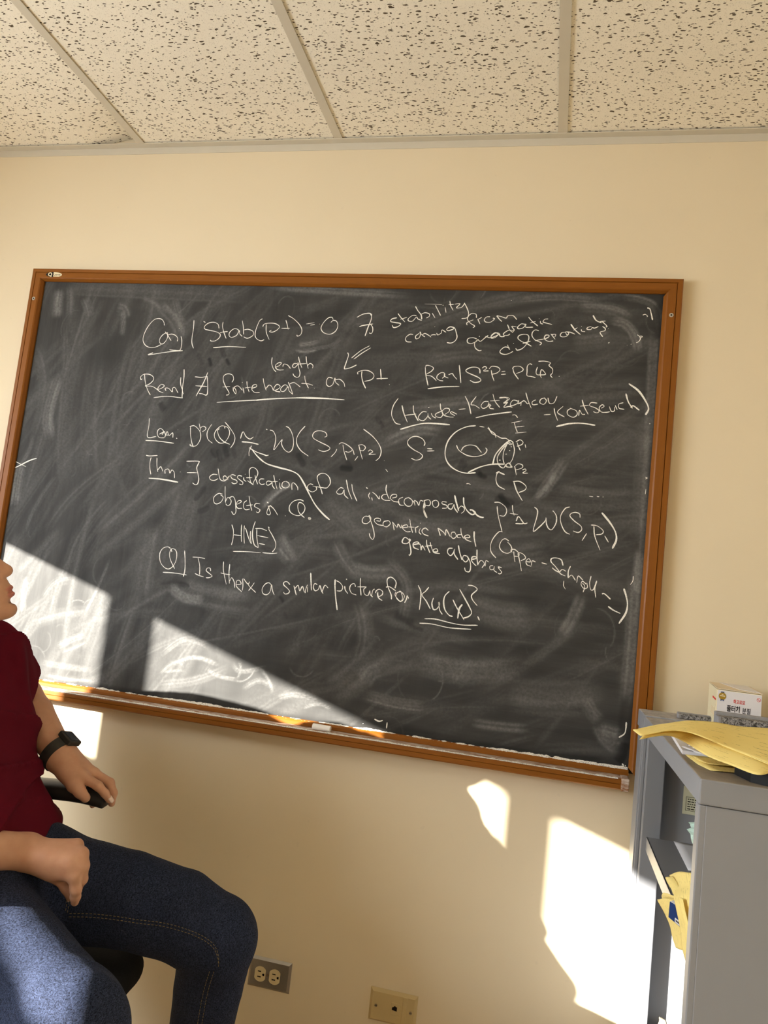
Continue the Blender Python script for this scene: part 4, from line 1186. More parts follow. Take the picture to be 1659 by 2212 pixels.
for z in (.8470, .470, .085):
    bm = bmesh.new()
    box(bm, (.9195, YN + .030, z - .0270), (.9225, -.1650, z))
    box(bm, (.9195, YN + .020, z - .0020), (XB - .006, -.1305 if False else -.165, z))
    obj('shelf', bm, M['steel'], bc, bevel=.0008)
obj('kick_plate', B((.925, YN + .02, 0), (.935, -.13, .058)), M['steel'], bc)
lb = obj('label_sticker', B((.9925, -.1312, .8985), (1.0400, -.1301, .9560)), M['lime'], bc)
bm = bmesh.new()
random.seed(4)
box(bm, (.9985, -.1316, .9340), (1.0360, -.1311, .9348))
box(bm, (.9985, -.1316, .9060), (1.0360, -.1311, .9066))
box(bm, (.9985, -.1316, .9060), (.9991, -.1311, .9348))
for i in range(5):
    x = 1.0020
    z = .9302 - i * .0050
    while x < 1.032:
        w = random.uniform(.002, .007)
        box(bm, (x, -.1316, z - .0012), (x + w, -.1311, z + .0006))
        x += w + .0014
obj('label_print', bm, M['slot'], lb)

# ---- paper sheets
def sheet(name, rows, mat, thick=.0005, nu=5, nv=5, parent=None, noise=0.0, seed=1, flip=False):
    R = [crom(r, nu) for r in rows]
    cols = [crom([r[i] for r in R], nv) for i in range(len(R[0]))]
    nc, nr = len(cols), len(cols[0])
    bm = bmesh.new()
    uv = bm.loops.layers.uv.verify()
    rr = random.Random(seed)
    ph = [rr.uniform(0, 6) for _ in range(4)]
    V = {}
    for i in range(nc):
        for j in range(nr):
            q = np.array(cols[i][j], float)
            a, b = i / (nc - 1), j / (nr - 1)
            q[2] += noise * (math.sin(9 * a + ph[0]) * math.sin(5 * b + ph[1]) + .6 * math.sin(17 * a + 6 * b + ph[2]))
            V[i, j] = bm.verts.new(q)
    for i in range(nc - 1):
        for j in range(nr - 1):
            f = bm.faces.new((V[i, j], V[i + 1, j], V[i + 1, j + 1], V[i, j + 1]))
            for lp, (a, b) in zip(f.loops, ((i, j), (i + 1, j), (i + 1, j + 1), (i, j + 1))):
                lp[uv].uv = (a / (nc - 1), b / (nr - 1))
    me = bpy.data.meshes.new(name)
    bm.to_mesh(me)
    bm.free()
    o = link_mesh(name, me, mat, parent, True)
    md = o.modifiers.new('thickness', 'SOLIDIFY')
    md.thickness = thick
    md.offset = 0
    return o


def A(u, v, z):
    return at(u, v, z=z)


def flat_stack(name, poly_uv, z0, h, mat, parent=None, bevel=.0006):
    bm = bmesh.new()
    prism(bm, [tuple(at(u, v, z=z0)) for u, v in poly_uv], (0, 0, h))
    return obj(name, bm, mat, parent, bevel=bevel)


# lying flat on the top, underneath the big sheets
bm = bmesh.new()
a0, a1, a2, a3 = (.914, -.430), (.9035, -.622), (1.075, -.640), (1.085, -.440)
prism(bm, [(x, y, ZT + .0004) for x, y in (a0, a1, a2, a3)], (0, 0, .0060))
bk = obj('book', bm, M['card'], None, bevel=.0006)
tag(bk, 'thin pale spiral pad at the bookcase edge beneath the big yellow sheets', 'notepad')
bm = bmesh.new()
prism(bm, [(x, y, ZT + .0066) for x, y in ((.9275, -.44), (.9200, -.612), (1.07, -.63), (1.08, -.45))], (0, 0, .0012))
obj('dark_cover', bm, M['ink'], bk)

n1 = sheet('paper_sheet', [[(.905, -.640, ZT + .0030), (.912, -.702, ZT + .0018), (.924, -.738, ZT + .0012)], [(.965, -.615, ZT + .0034), (.985, -.66, ZT + .0020), (1.000, -.715, ZT + .0014)], [(1.04, -.58, ZT + .0040), (1.06, -.63, ZT + .0024), (1.08, -.68, ZT + .0016)]], M['yellow'], noise=.0004, seed=3)
tag(n1, 'small yellow note folded flat on the bookcase top nearest its front edge', 'paper', 'loose yellow notes on the bookcase')
n2 = sheet('paper_sheet', [[(.913, -.660, ZT + .0050), (.919, -.695, ZT + .0044), (.928, -.700, ZT + .0042)], [(.945, -.652, ZT + .0056), (.953, -.690, ZT + .0050), (.962, -.698, ZT + .0048)], [(1.0, -.61, ZT + .006), (1.02, -.65, ZT + .0056), (1.03, -.67, ZT + .0054)]], M['yellow'], noise=.0005, seed=9)
tag(n2, 'narrow yellow note lying over the folded note beneath white pages', 'paper', 'loose yellow notes on the bookcase')
wpile = sheet('paper_sheet', [[(.914, -.604, ZT + .0098), (.930, -.640, ZT + .0090), (.946, -.668, ZT + .0080)], [(.930, -.560, ZT + .0150), (.958, -.600, ZT + .0135), (.985, -.640, ZT + .0100)], [(.990, -.52, ZT + .019), (1.01, -.56, ZT + .017), (1.03, -.60, ZT + .012)]], M['wpaper'], thick=.0012, noise=.0012, seed=5)
tag(wpile, 'crumpled white page poking out beneath the lower big yellow sheet', 'paper', 'white pages on the bookcase')
wp2 = sheet('paper_sheet', [[(.9035, -.612, ZT + .0105), (.916, -.640, ZT + .0100), (.930, -.660, ZT + .0095)], [(.935, -.600, ZT + .0125), (.950, -.622, ZT + .0115), (.970, -.642, ZT + .0105)], [(.985, -.57, ZT + .014), (1.0, -.60, ZT + .0135), (1.02, -.62, ZT + .0125)]], M['wpaper'], thick=.0008, noise=.0008, seed=8)
tag(wp2, 'flat white page at the bookcase edge between pad and crumpled page', 'paper', 'white pages on the bookcase')

# black case under the near end of the sheets
bm = bmesh.new()
pts = [(.966, -.778), (.985, -.792), (1.10, -.790), (1.20, -.780), (1.20, -.640), (1.02, -.650), (.975, -.690), (.955, -.735)]
prism(bm, [(x, y, ZT + .0005) for x, y in pts], (0, 0, .016))
blk = obj('case', bm, M['plastic'], None, bevel=.004, seg=3)
tag(blk, 'flat black case at the near edge of the bookcase top under yellow sheets', 'case')

# lower big yellow sheet, then the upper one
Z1 = ZT + .026
low_n = [(1381, 1597, Z1 + .006), (1412, 1592, Z1 + .008), (1447, 1590.5, Z1 + .008), (1478, 1602, Z1 + .004), (1530, 1634, Z1 - .003), (1580, 1653, Z1 - .004), (1636, 1674, Z1 - .002), (1672, 1668, Z1 - .001)]
low_m = [(1387, 1591, Z1 + .008), (1420, 1585, Z1 + .012), (1455, 1583, Z1 + .014), (1495, 1590, Z1 + .012), (1545, 1616, Z1 + .006), (1590, 1632, Z1 + .004), (1640, 1648, Z1 + .004), (1680, 1655, Z1 + .004)]
low_f = [(1392, 1587, Z1 + .009), (1428, 1580, Z1 + .014), (1465, 1577, Z1 + .017), (1510, 1580, Z1 + .017), (1560, 1600, Z1 + .011), (1605, 1615, Z1 + .008), (1650, 1632, Z1 + .008), (1695, 1640, Z1 + .008)]
s1 = sheet('paper_sheet', [[A(*q) for q in r] for r in (low_n, low_m, low_f)], M['yellow'], noise=.0005, seed=12)
tag(s1, 'large yellow handwritten sheet, lower of two overhanging the bookcase edge', 'paper', 'large yellow sheets on the bookcase')
Z2 = ZT + .036
up_n = [(1384, 1589, Z2 + .004), (1418, 1583, Z2 + .007), (1452, 1578.5, Z2 + .009), (1490, 1583, Z2 + .009), (1528, 1597, Z2 + .005), (1562, 1611, Z2 + .000), (1610, 1630, Z2 - .003), (1672, 1657, Z2 - .004)]
up_q = [(1375, 1583, Z2 + .004), (1414, 1579, Z2 + .007), (1450, 1574, Z2 + .010), (1492, 1574, Z2 + .011), (1535, 1583, Z2 + .008), (1575, 1594, Z2 + .003), (1620, 1608, Z2 + .000), (1680, 1626, Z2 - .002)]
up_m = [(1367, 1577, Z2 + .004), (1412, 1574, Z2 + .006), (1450, 1567, Z2 + .009), (1495, 1565, Z2 + .010), (1540, 1570, Z2 + .008), (1585, 1579, Z2 + .005), (1630, 1588, Z2 + .003), (1690, 1598, Z2 + .002)]
up_f = [(1371, 1576, Z2 + .005), (1410, 1567.5, Z2 + .006), (1447, 1562, Z2 + .007), (1486, 1556.5, Z2 + .007), (1540, 1559.5, Z2 + .006), (1592, 1568.5, Z2 + .004), (1630, 1571, Z2 + .003), (1700, 1577, Z2 + .002)]
s2 = sheet('paper_sheet', [[A(*q) for q in r] for r in (up_n, up_q, up_m, up_f)], M['yellow'], noise=.0003, seed=14)
tag(s2, 'large yellow handwritten sheet, topmost, curling over the bookcase edge', 'paper', 'large yellow sheets on the bookcase')

# ---- chalk box
def chalk_box():
    W, D, H = .083, .182, .0790
    t = thing('chalk_box', (1.0345 + W / 2, -.150, ZT + .0028), 'cream and white cardboard chalk box with printed lettering on the bookcase', 'box', rotz=math.radians(-6))
    Mx = t.matrix_world
    x0, x1, y0, y1 = -W / 2, W / 2, -D / 2, D / 2

    def put(name, bm, mat, bevel=0):
        bmesh.ops.transform(bm, matrix=Mx, verts=bm.verts)
        return obj(name, bm, mat, t, bevel=bevel)
    bd = put('box_body', B((x0, y0, 0), (x1, y1, H - .002)), M['cream'], .0006)
    front = put('front_panel', B((x0 + .0015, y0 - .0006, .0005), (x1 - .0005, y0 + .0004, H - .003)), M['card'])
    bm = bmesh.new()
    box(bm, (x0 + .0004, y0 - .0002, H - .0010), (x1 + .001, y1, H + .0004))
    lid = put('lid_flap', bm, M['cardtop'])
    bm = bmesh.new()
    prism(bm, [(x0 + .02, y1 - .001, H + .0005), (x0 + .046, y0 + .03, H + .0005), (x1 - .002, y0 + .012, H + .0005), (x1 - .005, y1 - .001, H + .0005)], (0, 0, .0006))
    put('lid_flap', bm, M['card'])

    def fr(px, pz):
        o = Mx @ Vector((x0 + px, y0 - .0009, pz))
        r = Mx.to_3x3() @ Vector((1, 0, 0))
        return (o, r, (0, 0, 1))
    text_mesh('red_lettering', '\ud558\uace0\ub85c\ubaa8', .0090, M['red'], fr(.0420, .0565), front, .00018, .66)
    text_mesh('black_lettering', '\ud480\ud130\uce58', .0134, M['ink'], fr(.0320, .0415), front, .00034, .68)
    text_mesh('black_lettering', '\ubd84\ud544', .0130, M['ink'], fr(.0560, .0405), front, .00010, .68)
    # medal
    bm = bmesh.new()
    cx, cz, R = .0105, .0650, .0068
    prism(bm, [(x0 + cx + R * (1 + .05 * (i % 2)) * math.cos(2 * PI * i / 40), y0 - .0011, cz + R * (1 + .05 * (i % 2)) * math.sin(2 * PI * i / 40)) for i in range(40)], (0, .0006, 0))
    md = put('medal', bm, M['gold'])
    bm = bmesh.new()
    box(bm, (x0 + cx - .003, y0 - .0009, cz + .0058), (x0 + cx + .003, y0 - .0006, cz + .0088))
    prism(bm, [(x0 + cx - .0032, y0 - .0009, cz - .005), (x0 + cx + .0032, y0 - .0009, cz - .005), (x0 + cx + .0032, y0 - .0009, cz - .0100), (x0 + cx, y0 - .0009, cz - .0082), (x0 + cx - .0032, y0 - .0009, cz - .0100)], (0, .0003, 0))
    put('ribbon', bm, M['navy'])
    bm = bmesh.new()
    box(bm, (x0 + cx - .0016, y0 - .0015, cz + .0024), (x0 + cx + .0016, y0 - .0011, cz + .0036))
    box(bm, (x0 + cx - .0048, y0 - .0015, cz - .0006), (x0 + cx + .0048, y0 - .0011, cz + .0011))
    put('medal_print', bm, M['cream'])
    # prohibition sign
    bm = bmesh.new()
    cx, cz = .0770, .0665
    for i in range(28):
        a, b = 2 * PI * i / 28, 2 * PI * (i + 1) / 28
        prism(bm, [(x0 + cx + r * math.cos(q), y0 - .0009, cz + r * math.sin(q)) for r, q in ((.0030, a), (.0037, a), (.0037, b), (.0030, b))], (0, .0003, 0))
    prism(bm, [(x0 + cx - .0026, y0 - .0009, cz + .0019), (x0 + cx - .0019, y0 - .0009, cz + .0026), (x0 + cx + .0026, y0 - .0009, cz - .0019), (x0 + cx + .0019, y0 - .0009, cz - .0026)], (0, .0003, 0))
    put('prohibition_sign', bm, M['red'])
    # end panel: pale drawn letters and red line
    bm = bmesh.new()
    for (yy0, z0, yy1, z1, w) in ((-.075, .022, -.075, .046, .0016), (-.060, .022, -.060, .038, .0012), (-.068, .036, -.060, .036, .0012), (-.045, .022, -.045, .036, .0012), (-.030, .022, -.030, .036, .0012), (-.015, .022, -.015, .036, .0012), (.0, .024, .0, .036, .0012), (-.062, .0215, .02, .0215, .0012)):
        a, b = Vector((x0 - .0006, yy0, z0)), Vector((x0 - .0006, yy1, z1))
        box(bm, (x0 - .0007, min(yy0, yy1) - w / 2, min(z0, z1) - w / 2), (x0 - .0001, max(yy0, yy1) + w / 2, max(z0, z1) + w / 2))
    put('end_print', bm, M['cardtop'])
    bm = bmesh.new()
    for i in range(9):
        box(bm, (x0 - .0007, -.078 + i * .0075, .054), (x0 - .0001, -.073 + i * .0075, .0575))
    put('end_print_red', bm, M['red'])


chalk_box()

# ---- erasers
def eraser(x0, x1, y0, z0, h, d, label):
    t = thing('chalk_eraser', ((x0 + x1) / 2, y0 + d / 2, z0), label, 'eraser', 'felt chalkboard erasers on the bookcase')
    bm = bmesh.new()
    box(bm, (x0 + .002, y0, z0 + .0004), (x1, y0 + d * .68, z0 + h * .86))
    obj('felt_pad', bm, M['felt'], t, bevel=.002)
    bm = bmesh.new()
    box(bm, (x0, y0 + d * .68, z0 + .0004), (x1, y0 + d, z0 + h))
    obj('backing', bm, M['feltl'], t, bevel=.002)
    bm = bmesh.new()
    box(bm, (x0 - .001, y0 - .0005, z0 + .0004), (x0 + .005, y0 + d * .70, z0 + h * .86))
    obj('end_binding', bm, M['feltl'], t, bevel=.0015)


eraser(1.0125, 1.180, -.330, ZT, .0420, .046, 'thick grey felt eraser standing on edge in front of the chalk box')
eraser(.9680, 1.060, -.1560, ZT + .0028, .0120, .026, 'small dusty eraser end peeking out behind the big yellow sheets')

# ---- things inside the bookcase
def crumple(name, c, r, seed, amp, mat):
    bm = bmesh.new()
    bmesh.ops.create_icosphere(bm, subdivisions=5, radius=1.0)
    rr = random.Random(seed)
    W = [(np.array([rr.gauss(0, 1) for _ in range(3)]) * k, rr.uniform(0, 6), a) for k, a in ((2.5, .5), (2.5, .5), (6, .3), (6, .3), (14, .18), (14, .18), (28, .10), (30, .10))]
    for v in bm.verts:
        n = np.array(v.co)
        k = 1 + amp * sum(a * math.sin(float(w @ n) + p) for w, p, a in W)
        v.co = Vector((c[0] + r[0] * n[0] * k - .35 * r[2] * n[2] * k + .0, c[1] + r[1] * n[1] * k, max(.8478, c[2] + r[2] * n[2] * k * (1.0 if n[2] > 0 else 2.4))))
    return obj(name, bm, mat, None, smooth=False)


mt = crumple('foam_wrap', (1.0400, -.690, .980), (.105, .045, .055), 5, .16, M['mint'])
tag(mt, 'crumpled pale mint wrapping just behind the near bookcase post', 'wrapping')
ws = sheet('paper_sheet', [[(.9735, -.168, .8482), (.9728, -.26, .8482), (.9718, -.354, .8482)], [(1.07, -.168, .8484), (1.07, -.26, .8484), (1.07, -.354, .8484)], [(1.18, -.168, .8486), (1.18, -.26, .8486), (1.18, -.354, .8486)]], M['wpaper'])
tag(ws, 'white page lying flat on the upper shelf inside the bookcase', 'paper', 'white pages in the bookcase')


def droop(L, Rr, label, mat, seed, group='yellow sheets sagging off the shelf', thick=.0005, name='paper_sheet', noise=.0006):
    o = sheet(name, [L, [tuple((np.array(a) * .5 + np.array(b) * .5) + np.array((-.002, 0, .001))) for a, b in zip(L, Rr)], Rr], mat, thick, 6, 6, noise=noise, seed=seed)
    return tag(o, label, 'paper', group)


def Y(u, v, y):
    return tuple(at(u, v, y=y))


droop([Y(1420, 1942, -.52), Y(1424.5, 1953, -.53), Y(1437, 1976, -.55), Y(1447, 2000, -.56), Y(1453, 2025, -.57), Y(1460, 2048.5, -.58)],
      [Y(1452, 1944, -.62), Y(1458, 1956, -.63), Y(1468, 1990, -.64), Y(1474, 2010, -.64), Y(1477, 2030, -.64), Y(1479, 2055, -.64)],
      'yellow sheet hanging lowest, its bright curled corner left of the blue booklet', M['yellow'], 21)
droop([Y(1433.5, 1928, -.55), Y(1429.5, 1934, -.54), Y(1431, 1940, -.53), Y(1440, 1947.5, -.54)],
      [Y(1462, 1938, -.63), Y(1463, 1942, -.63), Y(1464, 1946, -.63), Y(1466, 1952, -.63)],
      'short folded yellow sheet just above the blue booklet', M['yellow'], 22)
# blue booklet
bk = thing('booklet', Y(1455, 1975, -.650), 'small dark blue booklet with white label wedged among sagging yellow sheets', 'booklet')
bm = bmesh.new()
q = [Vector(Y(1447, 1947.5, -.640)), Vector(Y(1478, 1968, -.662)), Vector(Y(1480, 2012, -.655)), Vector(Y(1444, 1981, -.632))]
nrm = (q[1] - q[0]).cross(q[3] - q[0]).normalized()
if nrm.y > 0: nrm = -nrm
prism(bm, [tuple(p) for p in q], tuple(-nrm * .006))
obj('cover', bm, M['blue'], bk, bevel=.0006)


def inq(a, b, off=.0006):
    return (q[0] * (1 - a) * (1 - b) + q[1] * a * (1 - b) + q[2] * a * b + q[3] * (1 - a) * b) + nrm * off


bm = bmesh.new()
prism(bm, [tuple(inq(a, b)) for a, b in ((.40, .70), (.86, .70), (.86, .96), (.40, .96))], tuple(nrm * -.0005))
lab = obj('spine_label', bm, M['wpaper'], bk)
bm = bmesh.new()
for i in range(6):
    a = .46 + i * .06
    prism(bm, [tuple(inq(x, b, .0009)) for x, b in ((a, .78), (a + .04, .78), (a + .04, .87), (a, .87))], tuple(nrm * -.0003))
obj('label_print', bm, M['ink'], lab)
bm = bmesh.new()
prism(bm, [tuple(inq(a, b, .0)) for a, b in ((.04, -.015), (.95, -.015), (.95, -.04), (.04, -.04))], tuple(-nrm * .006))
obj('page_edges', bm, M['wpaper'], bk)
droop([Y(1437, 1897, -.50), Y(1443, 1908, -.52), Y(1449, 1919, -.55), Y(1454, 1931, -.58)],
      [Y(1452, 1893, -.52), Y(1462, 1905, -.56), Y(1468, 1920, -.60), Y(1470, 1935, -.62)],
      'yellow sheet with bright folded corner at the shelf edge', M['yellow'], 24)
droop([Y(1446, 1889, -.47), Y(1456.5, 1912, -.53), Y(1455.5, 1935, -.62), Y(1461, 1965, -.672), Y(1469, 2003, -.680), Y(1474, 2050, -.684), Y(1483, 2086, -.690)],
      [Y(1499, 1884, -.66), Y(1500, 1912, -.70), Y(1500, 1935, -.725), Y(1500, 1965, -.735), Y(1500, 2005, -.735), Y(1500, 2050, -.735), Y(1500, 2086, -.735)],
      'broad olive-yellow written sheet draped over the shelf edge beside the near post', M['yellow'], 25, noise=.001)
droop([Y(1467, 1940, -.690), Y(1472, 1970, -.715), Y(1479, 2000, -.720), Y(1484, 2030, -.725)],
      [Y(1475, 1940, -.705), Y(1481, 1970, -.730), Y(1488, 2000, -.740), Y(1492, 2030, -.745)],
      'narrow bright yellow strip lying over the broad olive sheet', M['yellow'], 26, noise=.0)

# lower shelf: pale papers seen in the sun at the foot of the picture
flat = sheet('paper_sheet', [[Y(1420, 2216, -.36), Y(1424, 2206, -.34), Y(1424, 2197, -.32)], [Y(1440, 2222, -.36), Y(1440, 2208, -.34), Y(1432, 2201, -.32)]], M['cream'], thick=.0015)
tag(flat, 'cream card end low inside the sunlit bookcase at the bottom edge', 'card')


# ================================================================== the seated man
class SDF:
    """smooth union of rounded cones and ellipsoids, meshed with surface nets on sparse blocks"""

    def __init__(self):
        self.p = []

    def rc(self, a, b, ra, rb=None, k=.02, op='+'):
        self.p.append(('c', np.array(a, float), np.array(b, float), ra, ra if rb is None else rb, k, op))
        return self

    def chain(self, pts, rad, k=.02):
        for i in range(len(pts) - 1):
            self.rc(pts[i], pts[i + 1], rad[i], rad[i + 1], k)
        return self

    def el(self, c, r, R=None, k=.02, op='+'):
        self.p.append(('e', np.array(c, float), np.array(r, float), np.eye(3) if R is None else np.array(R, float), None, k, op))
        return self

    @staticmethod
    def one(q, P):
        if q[0] == 'c':
            _, a, b, ra, rb, k, op = q
            ba = b - a
            pa = P - a
            t = np.clip(pa @ ba / max(ba @ ba, 1e-12), 0, 1)
            return np.linalg.norm(pa - t[:, None] * ba, axis=1) - (ra + (rb - ra) * t)
        _, c, r, R, _n, k, op = q
        L = (P - c) @ R.T
        k0 = np.linalg.norm(L / r, axis=1)
        k1 = np.linalg.norm(L / r ** 2, axis=1)
        return np.where(k1 < 1e-9, -r.min(), k0 * (k0 - 1) / np.maximum(k1, 1e-9))

    def ev(self, P, prims=None, disp=True):
        d = None
        for q in (self.p if prims is None else prims):
            e = self.one(q, P)
            k, op = q[5], q[6]
            if d is None:
                d = e
            elif op == '+':
                h = np.maximum(k - np.abs(d - e), 0) / k
                d = np.minimum(d, e) - h * h * k * .25
            else:
                e = -e
                h = np.maximum(k - np.abs(d - e), 0) / k
                d = np.maximum(d, e) + h * h * k * .25
        if disp and getattr(self, 'disp', None) is not None:
            d = d - self.disp(P)
        return d

    def mesh(self, name, h, cut=None, mat=None, parent=None):
        lo = np.min([np.minimum(q[1], q[2] if q[0] == 'c' else q[1]) - (max(q[3], q[4]) if q[0] == 'c' else q[2].max()) for q in self.p], axis=0) - .03
        hi = np.max([np.maximum(q[1], q[2] if q[0] == 'c' else q[1]) + (max(q[3], q[4]) if q[0] == 'c' else q[2].max()) for q in self.p], axis=0) + .03
        N = 16
        nb = np.ceil((hi - lo) / (h * N)).astype(int)
        br = h * N * math.sqrt(3) / 2
        ctr = np.stack(np.meshgrid(*[np.arange(n) for n in nb], indexing='ij'), -1).reshape(-1, 3)
        cc = lo + (ctr + .5) * h * N
        each = np.stack([self.one(q, cc) for q in self.p])
        tot = self.ev(cc, disp=False)
        keep = np.abs(tot) < br * 1.15 + .035
        G = nb * N + 2
        ids, pos = [], []
        edges = []
        loc = np.stack(np.meshgrid(*[np.arange(N + 1)] * 3, indexing='ij'), -1)
        for bi in np.nonzero(keep)[0]:
            base = ctr[bi] * N
            near = each[:, bi] < max(tot[bi], 0) + 2 * br + .05
            pr = [q for q, ok in zip(self.p, near) if ok]
            if not pr: continue
            if pr[0][6] == '-': pr = [self.p[0]] + pr
            P = lo + (loc + base) * h
            v = self.ev(P.reshape(-1, 3), pr).reshape(N + 1, N + 1, N + 1)
            if cut is not None: v = np.maximum(v, cut(P.reshape(-1, 3)).reshape(v.shape))
            s = v < 0
            if s.all() or not s.any(): continue
            acc = np.zeros((N, N, N, 3))
            cnt = np.zeros((N, N, N))
            for ax in range(3):
                sl0 = [slice(None)] * 3
                sl1 = [slice(None)] * 3
                sl0[ax] = slice(0, N)
                sl1[ax] = slice(1, N + 1)
                a, b = v[tuple(sl0)], v[tuple(sl1)]
                cr = (a < 0) != (b < 0)
                t = np.where(cr, a / np.where(cr, a - b, 1), 0)
                pt = loc[tuple(sl0)].astype(float).copy()
                pt[..., ax] += t
                o1, o2 = [i for i in range(3) if i != ax]
                for da in (0, 1):
                    for db in (0, 1):
                        s_ = [None] * 3
                        s_[ax] = slice(0, N)
                        s_[o1] = slice(da, N + da)
                        s_[o2] = slice(db, N + db)
                        c_ = cr[tuple(s_)]
                        acc += np.where(c_[..., None], pt[tuple(s_)], 0)
                        cnt += c_
                # quads for edges starting inside this block
                s_ = [slice(0, N)] * 3
                e = np.argwhere(cr[tuple(s_)])
                if len(e):
                    sg = (a < 0)[tuple(s_)][tuple(e.T)]
                    edges.append((ax, e + base, sg))
            act = cnt > 0
            cell = np.argwhere(act)
            ids.append(((cell + base) @ np.array([G[1] * G[2], G[2], 1])))
            pos.append(lo + (acc[act] / cnt[act][:, None] + base) * h)
        ids = np.concatenate(ids)
        pos = np.concatenate(pos)
        o = np.argsort(ids)
        ids, pos = ids[o], pos[o]
        # pull onto the exact surface
        if cut is None:
            for _ in range(1):
                e = h * .5
                d = self.ev(pos)
                g = np.stack([self.ev(pos + np.eye(3)[i] * e) - self.ev(pos - np.eye(3)[i] * e) for i in range(3)], 1) / (2 * e)
                g2 = np.maximum((g * g).sum(1), .2)
                pos = pos - np.clip(d / g2, -h, h)[:, None] * g
        F = []
        st = np.array([G[1] * G[2], G[2], 1])
        for ax, e, sg in edges:
            o1, o2 = [i for i in range(3) if i != ax]
            e1, e2 = np.eye(3, dtype=int)[o1], np.eye(3, dtype=int)[o2]
            c = np.stack([e - e1 - e2, e - e2, e, e - e1], 1) @ st
            ix = np.searchsorted(ids, c)
            ix = np.minimum(ix, len(ids) - 1)
            ok = (ids[ix] == c).all(1)
            flip = sg ^ (ax == 1)
            ix = np.where(flip[:, None], ix, ix[:, ::-1])
            F.append(ix[ok])
        F = np.concatenate(F)
        me = bpy.data.meshes.new(name)
        me.vertices.add(len(pos))
        me.vertices.foreach_set('co', pos.astype(np.float32).ravel())
        me.loops.add(F.size)
        me.loops.foreach_set('vertex_index', F.astype(np.int32).ravel())
        me.polygons.add(len(F))
        me.polygons.foreach_set('loop_start', np.arange(0, F.size, 4, dtype=np.int32))
        me.polygons.foreach_set('loop_total', np.full(len(F), 4, dtype=np.int32))
        me.update(calc_edges=True)
        me.validate()
        ob = link_mesh(name, me, mat, parent, True)
        self.pos = pos
        return ob

    def hit(self, u, v, t0=.6, t1=2.2):
        """first point of the surface along the line of sight through a pixel"""
        d = ray(u, v)
        n = np.linalg.norm(d)
        t = t0
        for _ in range(90):
            P = CAM + d * t
            e = float(self.ev(P[None])[0])
            if e < .0004: return P
            t += max(e, .0006) / n * .8
            if t > t1: return None
        return P


def unit(v):
    v = np.array(v, float)
    return v / np.linalg.norm(v)


def Pz(u, v, Z):
    return at(u, v, Z=Z)


def Ph(u, v, Z):
    return at(u, v, Z=Z + .055)


# skeleton
L_SH, L_EL, L_WR = Pz(-18, 1425, 1.60), Pz(45, 1505, 1.72), Pz(131, 1634, 1.625)
R_SH, R_EL, R_WR = np.array([-.455, -.770, 1.020]), np.array([-.350, -.880, .800]), Ph(58, 1838, 1.330)
L_HIP, L_KN, L_AN = Pz(75, 1908, 1.52), Pz(470, 2026, 1.565), Pz(395, 2440, 1.62)
R_HIP, R_KN, R_AN = Pz(-70, 1985, 1.36), Pz(146, 2232, 1.13), Pz(110, 2760, 1.18)
NECK = Pz(-120, 1402, 1.47)
CH = Pz(-108, 1580, 1.475)
WA = Pz(-92, 1690, 1.475)
PE = Pz(-52, 1860, 1.46)
SIDE = unit((-.30, .95, .02))            # towards his left
NOSE = Pz(27, 1233, 1.470)

# --- head, in its own frame (forward, up, left)
az, tilt = math.radians(32), math.radians(27)
f0 = np.array([math.cos(az), math.sin(az), 0])
hf = math.cos(tilt) * f0 + math.sin(tilt) * np.array([0, 0, 1.0])
hu = -math.sin(tilt) * f0 + math.cos(tilt) * np.array([0, 0, 1.0])
hs = np.cross(hu, hf)
HR = np.stack([hf, hu, hs])              # rows
HC = NOSE - hf * .124 + hu * .034        # middle of the head


def hp(f, u, s=0.0):
    return HC + hf * f + hu * u + hs * s


body = SDF()
# cranium, face mass, jaw
body.el(hp(-.005, .045), (.098, .088, .076), HR, .02)
body.el(hp(.035, -.015), (.066, .080, .063), HR, .03)
body.el(hp(.048, -.070), (.050, .046, .046), HR, .03)
for s in (-1, 1):
    body.rc(hp(.000, -.045, s * .050), hp(.072, -.094, s * .020), .018, .014, .022)
    body.el(hp(.062, -.022, s * .040), (.026, .022, .022), HR, .02)     # cheek
    body.el(hp(.084, .022, s * .033), (.020, .008, .024), HR, .012)     # brow
    body.el(hp(.086, .002, s * .033), (.016, .012, .017), HR, .008, '-')
    body.el(hp(.077, .002, s * .032), (.0125, .0125, .0125), HR, .004)   # eyeball and lids
    body.el(hp(-.008, -.010, s * .074), (.020, .031, .008), HR, .006)   # ear
    body.el(hp(-.002, -.008, s * .082), (.009, .016, .006), HR, .006, '-')
body.el(hp(.0915, -.102), (.0175, .0150, .0220), HR, .016)                # chin
# nose
body.rc(hp(.092, .010), hp(.1135, -.0285), .0085, .0105, .012)
body.el(hp(.1130, -.0310), (.0115, .0100, .0110), HR, .006)
for s in (-1, 1):
    body.el(hp(.0990, -.0350, s * .0110), (.0105, .0080, .0065), HR, .005)
    body.el(hp(.1040, -.0430, s * .0060), (.0050, .0030, .0028), HR, .003, '-')
# mouth
body.el(hp(.0920, -.0640), (.0170, .0240, .0270), HR, .012)
body.el(hp(.1010, -.0540), (.0085, .0100, .0150), HR, .008)
body.el(hp(.1060, -.0630), (.0092, .0058, .0190), HR, .004)
body.el(hp(.1045, -.0755), (.0098, .0062, .0175), HR, .004)
LIPS = [hp(.1060, -.0640), hp(.1045, -.0755)]
body.rc(hp(.1180, -.0690, -.003), hp(.0935, -.0715, -.0245), .0011, .0010, .003, '-')
body.rc(hp(.1180, -.0690, .003), hp(.0935, -.0715, .0245), .0011, .0010, .003, '-')
body.el(hp(.1065, -.0880), (.0075, .0045, .0140), HR, .006, '-')
body.el(hp(.062, -.070, -.038), (.010, .010, .006), HR, .012, '-')
